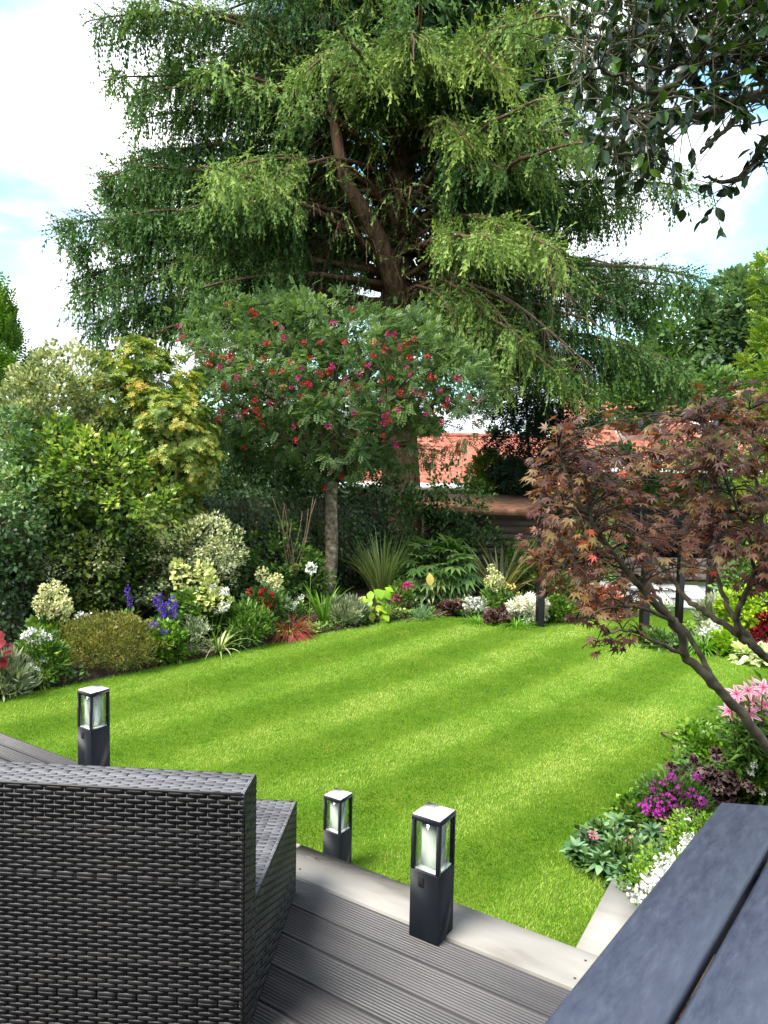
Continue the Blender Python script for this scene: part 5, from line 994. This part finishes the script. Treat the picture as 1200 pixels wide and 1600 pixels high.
def rosettes():
    g = rng(170); me = {}
    tw = [T_fine(.2, .35, .05), T_fine(.17, .5, .05)]
    for v in range(3): me[v] = tmesh('leaf', tw[v % 2], M['bluegreen'], (.25, .5, .8)[v])
    labs = ['blue green rosette at the lawn point, lowest left', 'blue green rosette with a pink bloom behind the lowest left one', 'blue green rosette nearest the side trim board', 'blue green rosette in the centre of the cluster', 'blue green rosette at the front of the cluster above the trim', 'blue green rosette uppermost in the cluster', 'blue green rosette below the pink bloom', 'blue green rosette tucked under the purple blossom', 'blue green rosette on the left rim of the cluster', 'blue green rosette beside the white trailing flowers']
    labs.append('blue green rosette hard against the end of the side trim'); labs.append('small blue green rosette behind the one at the trim end')
    spots = [(900, 1333), (935, 1300), (985, 1362), (960, 1325), (940, 1350), (965, 1290), (1000, 1325), (1020, 1305), (918, 1318), (1015, 1345), (975, 1372), (1003, 1352)]
    for (x, y), lab in zip(spots, labs):
        b = gnd(x, y + 14, .02); t = thing('rosette_plant', lab, 'plant', b, 0, 'blue green rosettes by the trim board')
        for ring, (n, el, L) in enumerate(((9, .28, .095), (8, .7, .085), (6, 1.1, .06))):
            for k in range(n):
                az = 2 * math.pi * (k + .5 * ring) / n + g.normal(0, .12); d = np.array([math.cos(az) * math.cos(el), math.sin(az) * math.cos(el), math.sin(el)]); place('leaf', me[int(g.integers(3))], t, b + np.array([0, 0, .05 + .015 * ring]), d, (-math.cos(az) * .5, -math.sin(az) * .5, 1), L * g.uniform(.85, 1.2))
        Acc().tube([b, b + np.array([0, 0, .06])], .012, 6).build('stem', M['twig'], t)
    for (x, y, lab) in ((928, 1306, 'small magenta pink bloom on the left rosettes'), (987, 1318, 'larger magenta pink bloom in the middle of the rosettes')):
        b = gnd(x, y + 30); t = thing('pink_flower', lab, 'flower', b, 0, 'pink blooms among the rosettes'); blooms(t, b, [(x, y, .9)], b[1], 'pink_head', g, .45 if x < 950 else .62)
rosettes()
mound('low_filler', 'dark low leaves under the blue green rosettes', 'plant', 965, 1358, 120, 34, M['darkgreen'], T_fold(.3), .05, 60, 20, .07, .3, (.6, .2, .2), 171, deep=.3)
def alyssum(t, g):
    blooms(t, (0, 0, 0), [(g.uniform(1010, 1075), 0) for k in range(0)], 3, 'dot_white', g, 1.0, False)
    for k in range(95):
        u = g.random(); x = 1008 + 70 * u + g.normal(0, 10); y = 1398 - 84 * u + g.normal(0, 11); p = gnd(x, y, .66 + g.uniform(0, .03)); ms = HD['dot_white']; link('flower_head', ms[k % 2], t, p - np.array(t.location), (0, 0, g.uniform(0, 6)), [g.uniform(.6, 1.0)] * 3)
shrub('alyssum', 'trailing white alyssum spilling over the side trim board beside the table', 'plant', [(*gnd(1000, 1388, .62), .045, .06, .035), (*gnd(1012, 1380, .62), .06, .08, .045), (*gnd(1025, 1372, .62), .07, .09, .05), (*gnd(1045, 1352, .62), .08, .10, .06), (*gnd(1068, 1325, .62), .09, .1, .06), (*gnd(1090, 1300, .62), .1, .12, .06)], M['leyland'], T_fold(.34), .018, 120, 26, .045, .3, .4, (.6, .2, .2), 172, 2, extra=alyssum)
bloomer('white_impatiens', 'green plant with white flowers right of the purple heuchera', 'plant', 1190, 1258, [(1170, 1200), (1178, 1196), (1195, 1225), (1200, 1232), (1190, 1238), (1174, 1205), (1205, 1215)], 'tuft_white', (60, 70, M['midgreen'], T_fold(.18), .08, 40, 22), .6, 173)
def ground_cover():
    g = rng(180); e = np.array(LAWN); P = []; out = []
    for k in list(range(0, 16)) + list(range(18, 31)):
        a_, b_ = e[k], e[(k + 1) % len(e)]; l = np.linalg.norm(b_ - a_); d = (b_ - a_) / l; nn = np.array([-d[1], d[0]]); n = int(l * 420); q = a_ + d * (g.random((n, 1)) * l) + nn * (np.abs(g.normal(.02, .24, (n, 1)))); P.append(q)
    P = np.concatenate(P); P = P[~inside(P, LAWN)]; P = P[(np.sin(P[:, 0] * 6.1) * np.sin(P[:, 1] * 7.3) + g.normal(0, .4, len(P))) > -.25]; n = len(P); P = np.c_[P, g.uniform(.02, .11, n)]; a = Acc(); d = rdir(g, n); d[:, 2] = np.abs(d[:, 2]) * .7
    scatter(a, T_fold(.3), P, d, np.array([0, 0, 1]) + .6 * rdir(g, n), g.uniform(.03, .07, n), np.clip(g.normal(.5, .2, n) + .2 * np.sin(P[:, 0] * 5), 0, 1)); tag(a.build('ground_cover', M['midgreen']), 'small creeping leaves and seedlings along the bed edges', 'ground cover', kind='stuff')
ground_cover()

# ------------------------------------------------------------------ Japanese maple, right foreground
M['mapleleaf'] = leafmat('maple_leaf', [(0, (.045, .017, .016)), (.35, (.11, .046, .034)), (.6, (.17, .088, .05)), (.85, (.17, .13, .04)), (.93, (.22, .11, .04)), (1, (.34, .04, .025))], trans=.36, rough=.4, spec=.45, tint=(1.5, 1.0, .6), gain=(1.1, 1.1, 1.1))
M['mapletwig'] = noisemat('maple_twig', [(.3, (.02, .014, .012)), (.7, (.06, .045, .035))], 20, bump=0)
def maple():
    g = rng(201); base = np.array([2.55, 4.0, 0.05]); t = thing('japanese_maple', 'purple leaved Japanese maple leaning in from the right', 'tree', base)
    L = [  # pixel polylines with distance: (x, y, Y)
        [(1300, 1290, 3.95), (1200, 1168, 3.8), (1147, 1100, 3.75), (1106, 1060, 3.72), (1069, 1026, 3.7), (1066, 998, 3.68), (1050, 970, 3.66), (1012, 931, 3.62), (985, 898, 3.6), (961, 870, 3.58), (938, 837, 3.55), (917, 803, 3.52), (894, 762, 3.5), (880, 725, 3.48), (872, 700, 3.47)],
        [(1120, 1074, 3.73), (1092, 1020, 3.78), (1070, 985, 3.85), (1040, 955, 3.95), (1010, 905, 4.05), (1006, 850, 4.1), (1000, 790, 4.15), (985, 730, 4.2)],
        [(1310, 1180, 3.95), (1240, 1060, 3.9), (1200, 1030, 3.85), (1174, 1009, 3.85), (1154, 992, 3.85), (1117, 965, 3.9), (1086, 948, 3.95), (1059, 918, 4.0), (1030, 880, 4.05), (1000, 850, 4.1), (960, 825, 4.1), (920, 812, 4.15)],
        [(1154, 992, 3.85), (1151, 960, 3.8), (1165, 930, 3.8), (1176, 905, 3.8), (1180, 860, 3.75), (1150, 790, 3.7), (1120, 720, 3.65), (1095, 660, 3.6)],
        [(1200, 1030, 3.85), (1160, 985, 3.9), (1135, 945, 4.0), (1120, 900, 4.1), (1110, 830, 4.15), (1080, 760, 4.2), (1060, 690, 4.2)],
        [(1240, 1060, 3.9), (1215, 960, 3.95), (1195, 880, 4.0), (1190, 800, 4.0), (1180, 720, 4.0), (1170, 640, 4.0)],
        [(1240, 1060, 3.9), (1260, 930, 3.8), (1250, 820, 3.7), (1230, 720, 3.6), (1215, 640, 3.55)],
        [(1052, 972, 3.66), (1010, 950, 3.6), (965, 945, 3.55), (920, 960, 3.5), (900, 968, 3.48)],
        [(1069, 1026, 3.7), (1030, 1005, 3.6), (990, 985, 3.5), (960, 985, 3.45), (940, 995, 3.42)],
        [(961, 870, 3.58), (930, 870, 3.55), (890, 885, 3.5), (860, 890, 3.45)],
        [(917, 803, 3.52), (880, 790, 3.45), (850, 790, 3.4)]]
    R0 = [.025, .013, .022, .014, .015, .018, .02, .007, .007, .007, .007]; br = []; sub = 6
    for pl, r0 in zip(L, R0):
        P = np.array([at(*q) for q in pl]); m = len(P); uu = np.linspace(0, m - 1, (m - 1) * sub + 1); Q = np.stack([np.interp(uu, np.arange(m), P[:, k]) for k in range(3)], 1)
        for _ in range(2): Q[1:-1] = (Q[:-2] + Q[1:-1] * 2 + Q[2:]) / 4
        Q[1:-1] += g.normal(0, .004, Q[1:-1].shape); rr = r0 * (1 - uu / (m - 1)) ** .8 + .0028; Acc().tube(Q, rr, 7).build('branch', M['maplewood'], t, smooth=True); br.append(Q)
    root = np.array([br[0][0], base + (0, 0, -.1)]); Acc().tube(np.linspace(root[0], root[1], 5), np.linspace(.028, .045, 5), 8).build('trunk', M['maplewood'], t, smooth=True)
    Acc().tube(np.linspace(br[2][0], base + np.array([0.03, 0.02, -.1]), 5), np.linspace(.025, .04, 5), 8).build('trunk', M['maplewood'], t, smooth=True)
    allP = np.concatenate([q[len(q) // 3:] for q in br])
    # sprays: flat layered twigs starting from the boughs
    targets = []
    def top(x): return np.interp(x, [810, 860, 900, 960, 1030, 1100, 1170, 1260], [775, 670, 650, 655, 645, 625, 598, 565])
    def bot(x): return np.interp(x, [810, 850, 900, 960, 1030, 1100, 1170, 1260], [840, 900, 960, 965, 930, 905, 925, 940])
    while len(targets) < 410:
        x = g.uniform(825, 1290); y = g.uniform(600, 975)
        if top(x) < y < bot(x):
            if 1040 < x < 1160 and 895 < y and g.random() < .8: continue
            targets.append((x, y, g.uniform(3.25, 4.35)))
    targets += [(930, 1010, 3.42), (975, 1000, 3.46), (945, 985, 3.44), (1000, 985, 3.5), (905, 965, 3.45), (845, 880, 3.4), (835, 790, 3.38), (840, 720, 3.4), (865, 655, 3.42), (890, 655, 3.5), (1095, 612, 3.6), (1140, 605, 3.6)]
    tw = Acc(); LP, LY, LN, LS, LV = [], [], [], [], []
    for (x, y, Y) in targets:
        e = at(x, y, Y); dd = np.linalg.norm(allP - e, axis=1) + .25 * np.abs(allP[:, 2] - e[2]); cand = np.where(dd > .10)[0]; i = cand[np.argmin(dd[cand])] if len(cand) else np.argmin(dd); s0 = allP[i]
        l = np.linalg.norm(e - s0)
        if l > .75: s0 = e + (s0 - e) * .75 / l
        u = np.linspace(0, 1, 6)[:, None]; Q = s0 * (1 - u) + e * u; Q[:, 2] += .05 * np.sin(u[:, 0] * 3.1); tw.tube(Q, np.linspace(.0042, .0016, 6), 4, cap=False)
        d = norm(e - s0); tone = np.clip(g.normal(.47, .19), 0, .86); nl = g.integers(5, 10)
        for k in range(nl):
            s_ = g.uniform(.35, 1.05); p = s0 * (1 - s_) + e * s_ + g.normal(0, .022, 3); side = norm(np.cross(d, (0, 0, 1))) * g.choice((-1, 1)); dr = d * g.uniform(.2, 1) + side * g.uniform(.2, 1) + np.array([0, 0, g.uniform(-.55, .05)]); p = p + norm(dr) * .03
            LP.append(p); LY.append(dr); LN.append(np.array([0, -.25, 1]) + g.normal(0, .32, 3)); LS.append(g.uniform(.033, .056)); LV.append(np.clip(tone + g.normal(0, .13), 0, 1) if g.random() > .03 else g.uniform(.8, 1))
    tw.build('twigs', M['mapletwig'], t, kind='stuff')
    LP, LY, LN, LS, LV = map(np.array, (LP, LY, LN, LS, LV)); order = np.argsort(-LS / LP[:, 1] * (np.abs(LP[:, 0] / LP[:, 1]) < .5)); me = [tmesh('leaf', T_MAPLE, M['mapleleaf'], v) for v in np.linspace(.03, .97, 10)]
    for i in order[:300]: place('leaf', me[min(9, int(LV[i] * 10))], t, LP[i], LY[i], LN[i], LS[i])
    r_ = order[300:]; a = Acc(); scatter(a, T_MAPLE, LP[r_], LY[r_], LN[r_], LS[r_], LV[r_]); a.build('leaves', M['mapleleaf'], t, kind='stuff'); print('maple leaves', len(LP))
maple()

# ------------------------------------------------------------------ evergreen overhanging at the top right
M['holly'] = leafmat('dark_evergreen_leaf', [(0, (.006, .016, .006)), (.5, (.014, .036, .010)), (.85, (.035, .085, .014)), (1, (.09, .19, .02))], trans=.25, rough=.22, spec=.6, tint=(1.4, 1.5, .5))
M['paletwig'] = noisemat('grey_green_twig', [(.3, (.055, .05, .032)), (.7, (.16, .15, .10))], 20, bump=.3, bscale=80, dist=.002)
def overhang():
    g = rng(231); base = np.array([3.0, 2.3, -.03]); t = thing('evergreen_tree', 'dark glossy evergreen whose branches hang in at the top right', 'tree', base)
    top_ = np.array([2.75, 2.75, 4.6]); u = np.linspace(0, 1, 9)[:, None]; Q = base * (1 - u) + top_ * u; Acc().tube(Q, np.linspace(.13, .07, 9), 10).build('trunk', M['paletwig'], t, smooth=True)
    L = [[(1420, 60, 2.8), (1300, 110, 2.8), (1200, 140, 2.8), (1165, 155, 2.8), (1110, 178, 2.78), (1060, 186, 2.75), (1010, 188, 2.72), (960, 190, 2.7), (935, 192, 2.7)],
         [(1400, -80, 2.7), (1280, -40, 2.7), (1200, 5, 2.7), (1150, 18, 2.7), (1100, 70, 2.65), (1060, 130, 2.6), (1020, 165, 2.6), (980, 175, 2.55)],
         [(1300, -60, 2.9), (1150, -20, 2.9), (1060, 20, 2.9), (980, 50, 2.9), (930, 60, 2.9), (890, 45, 2.9)],
         [(1060, 20, 2.9), (1000, 70, 2.85), (960, 90, 2.85), (920, 75, 2.85), (900, 35, 2.85)],
         [(1165, 155, 2.8), (1150, 190, 2.75), (1130, 205, 2.75), (1105, 225, 2.75), (1095, 240, 2.7)],
         [(1300, 110, 2.8), (1240, 190, 2.8), (1190, 225, 2.8), (1175, 260, 2.8), (1150, 285, 2.78), (1120, 282, 2.76), (1098, 275, 2.75)],
         [(1060, 130, 2.6), (1010, 150, 2.6), (970, 120, 2.6), (940, 110, 2.6), (905, 105, 2.6)],
         [(1060, 186, 2.75), (1030, 215, 2.7), (1000, 235, 2.7), (970, 245, 2.7), (950, 225, 2.7)],
         [(1200, 140, 2.8), (1180, 110, 2.75), (1140, 90, 2.7), (1090, 100, 2.65), (1030, 110, 2.6), (985, 100, 2.6)]]
    R0 = [.026, .022, .022, .010, .009, .014, .008, .008, .012]; br = []
    for pl, r0 in zip(L, R0):
        P = np.array([at(*q) for q in pl]); m = len(P); uu = np.linspace(0, m - 1, (m - 1) * 5 + 1); Q = np.stack([np.interp(uu, np.arange(m), P[:, k]) for k in range(3)], 1)
        for _ in range(2): Q[1:-1] = (Q[:-2] + Q[1:-1] * 2 + Q[2:]) / 4
        Q[1:-1] += g.normal(0, .004, Q[1:-1].shape); Acc().tube(Q, r0 * (1 - uu / (m - 1)) ** .8 + .003, 7).build('branch', M['paletwig'], t, smooth=True); br.append(Q)
    for q in (br[0], br[1], br[2]): Acc().tube(np.linspace(q[0], top_ + np.array([0, 0, -.4]), 5), np.linspace(.026, .05, 5), 7).build('branch', M['paletwig'], t, smooth=True)
    allP = np.concatenate(br); tw = Acc(); LP, LY, LN, LS, LV = [], [], [], [], []
    tg = []
    while len(tg) < 250:
        x = g.uniform(885, 1330); y = g.uniform(-60, 300); lim = np.interp(x, [880, 920, 960, 1040, 1080, 1120, 1160, 1330], [100, 215, 270, 262, 215, 195, 240, 300])
        if y > lim: continue
        if y > 110 and g.random() < .55: continue
        if x < 960 and y < 130 and g.random() < .55: continue
        tg.append((x, y, g.uniform(2.4, 3.1)))
    tg += [(1105, 290, 2.75), (1140, 296, 2.76), (1180, 262, 2.8), (1192, 235, 2.8), (1160, 275, 2.8), (905, 30, 2.9), (895, 60, 2.9), (945, 245, 2.7), (965, 265, 2.7), (940, 215, 2.7)]
    for (x, y, Y) in tg:
        e = at(x, y, Y); dd = np.linalg.norm(allP - e, axis=1); i = np.argmin(dd + (dd < .07) * 5); s0 = allP[i]; u = np.linspace(0, 1, 7)[:, None]; l = np.linalg.norm(e - s0); Q = s0 * (1 - u) + e * u; Q += .09 * l * np.sin(u * 3.1) * rdir(g, 1); tw.tube(Q, np.linspace(.0042, .0018, 7), 4, cap=False); d = norm(e - s0)
        for q in range(3):
            f = Q[g.integers(2, 6)]; e2 = f + norm(d * .6 + rdir(g, 1)[0]) * g.uniform(.08, .22); tw.tube(np.linspace(f, e2, 4), np.linspace(.0022, .0013, 4), 3, cap=False)
            for k in range(g.integers(1, 4)): LP.append(f + (e2 - f) * g.uniform(.5, 1.0)); LY.append(norm(e2 - f) + g.normal(0, .5, 3) + np.array([0, 0, -.35])); LN.append(np.array([0, -.3, 1]) + g.normal(0, .55, 3)); LS.append(g.uniform(.034, .060)); LV.append(np.clip(g.normal(.42, .24), 0, 1))
        for k in range(g.integers(2, 5)):
            LP.append(e + g.normal(0, .01, 3)); LY.append(d * .7 + g.normal(0, .6, 3) + np.array([0, 0, -.25])); LN.append(np.array([0, -.3, 1]) + g.normal(0, .5, 3)); LS.append(g.uniform(.038, .064)); LV.append(np.clip(g.normal(.42, .24), 0, 1))
    tw.build('twigs', M['paletwig'], t, kind='stuff')
    LP, LY, LN, LS, LV = map(np.array, (LP, LY, LN, LS, LV)); inn = (np.abs(LP[:, 0] / LP[:, 1]) < .5); order = np.argsort(-LS / LP[:, 1] * inn); Th = T_fine(.29, .22, .07); me = [tmesh('leaf', Th, M['holly'], v) for v in np.linspace(.05, .95, 8)]
    for i in order[:300]: place('leaf', me[min(7, int(LV[i] * 8))], t, LP[i], LY[i], LN[i], LS[i])
    r_ = order[300:]; a = Acc(); scatter(a, Th, LP[r_], LY[r_], LN[r_], LS[r_], LV[r_]); a.build('leaves', M['holly'], t, kind='stuff'); print('evergreen leaves', len(LP))
overhang()
print('triangles', sum(sum(len(p.vertices) - 2 for p in me.polygons) if len(me.polygons) < 2000 else len(me.loops) - 2 * len(me.polygons) for me in bpy.data.meshes))
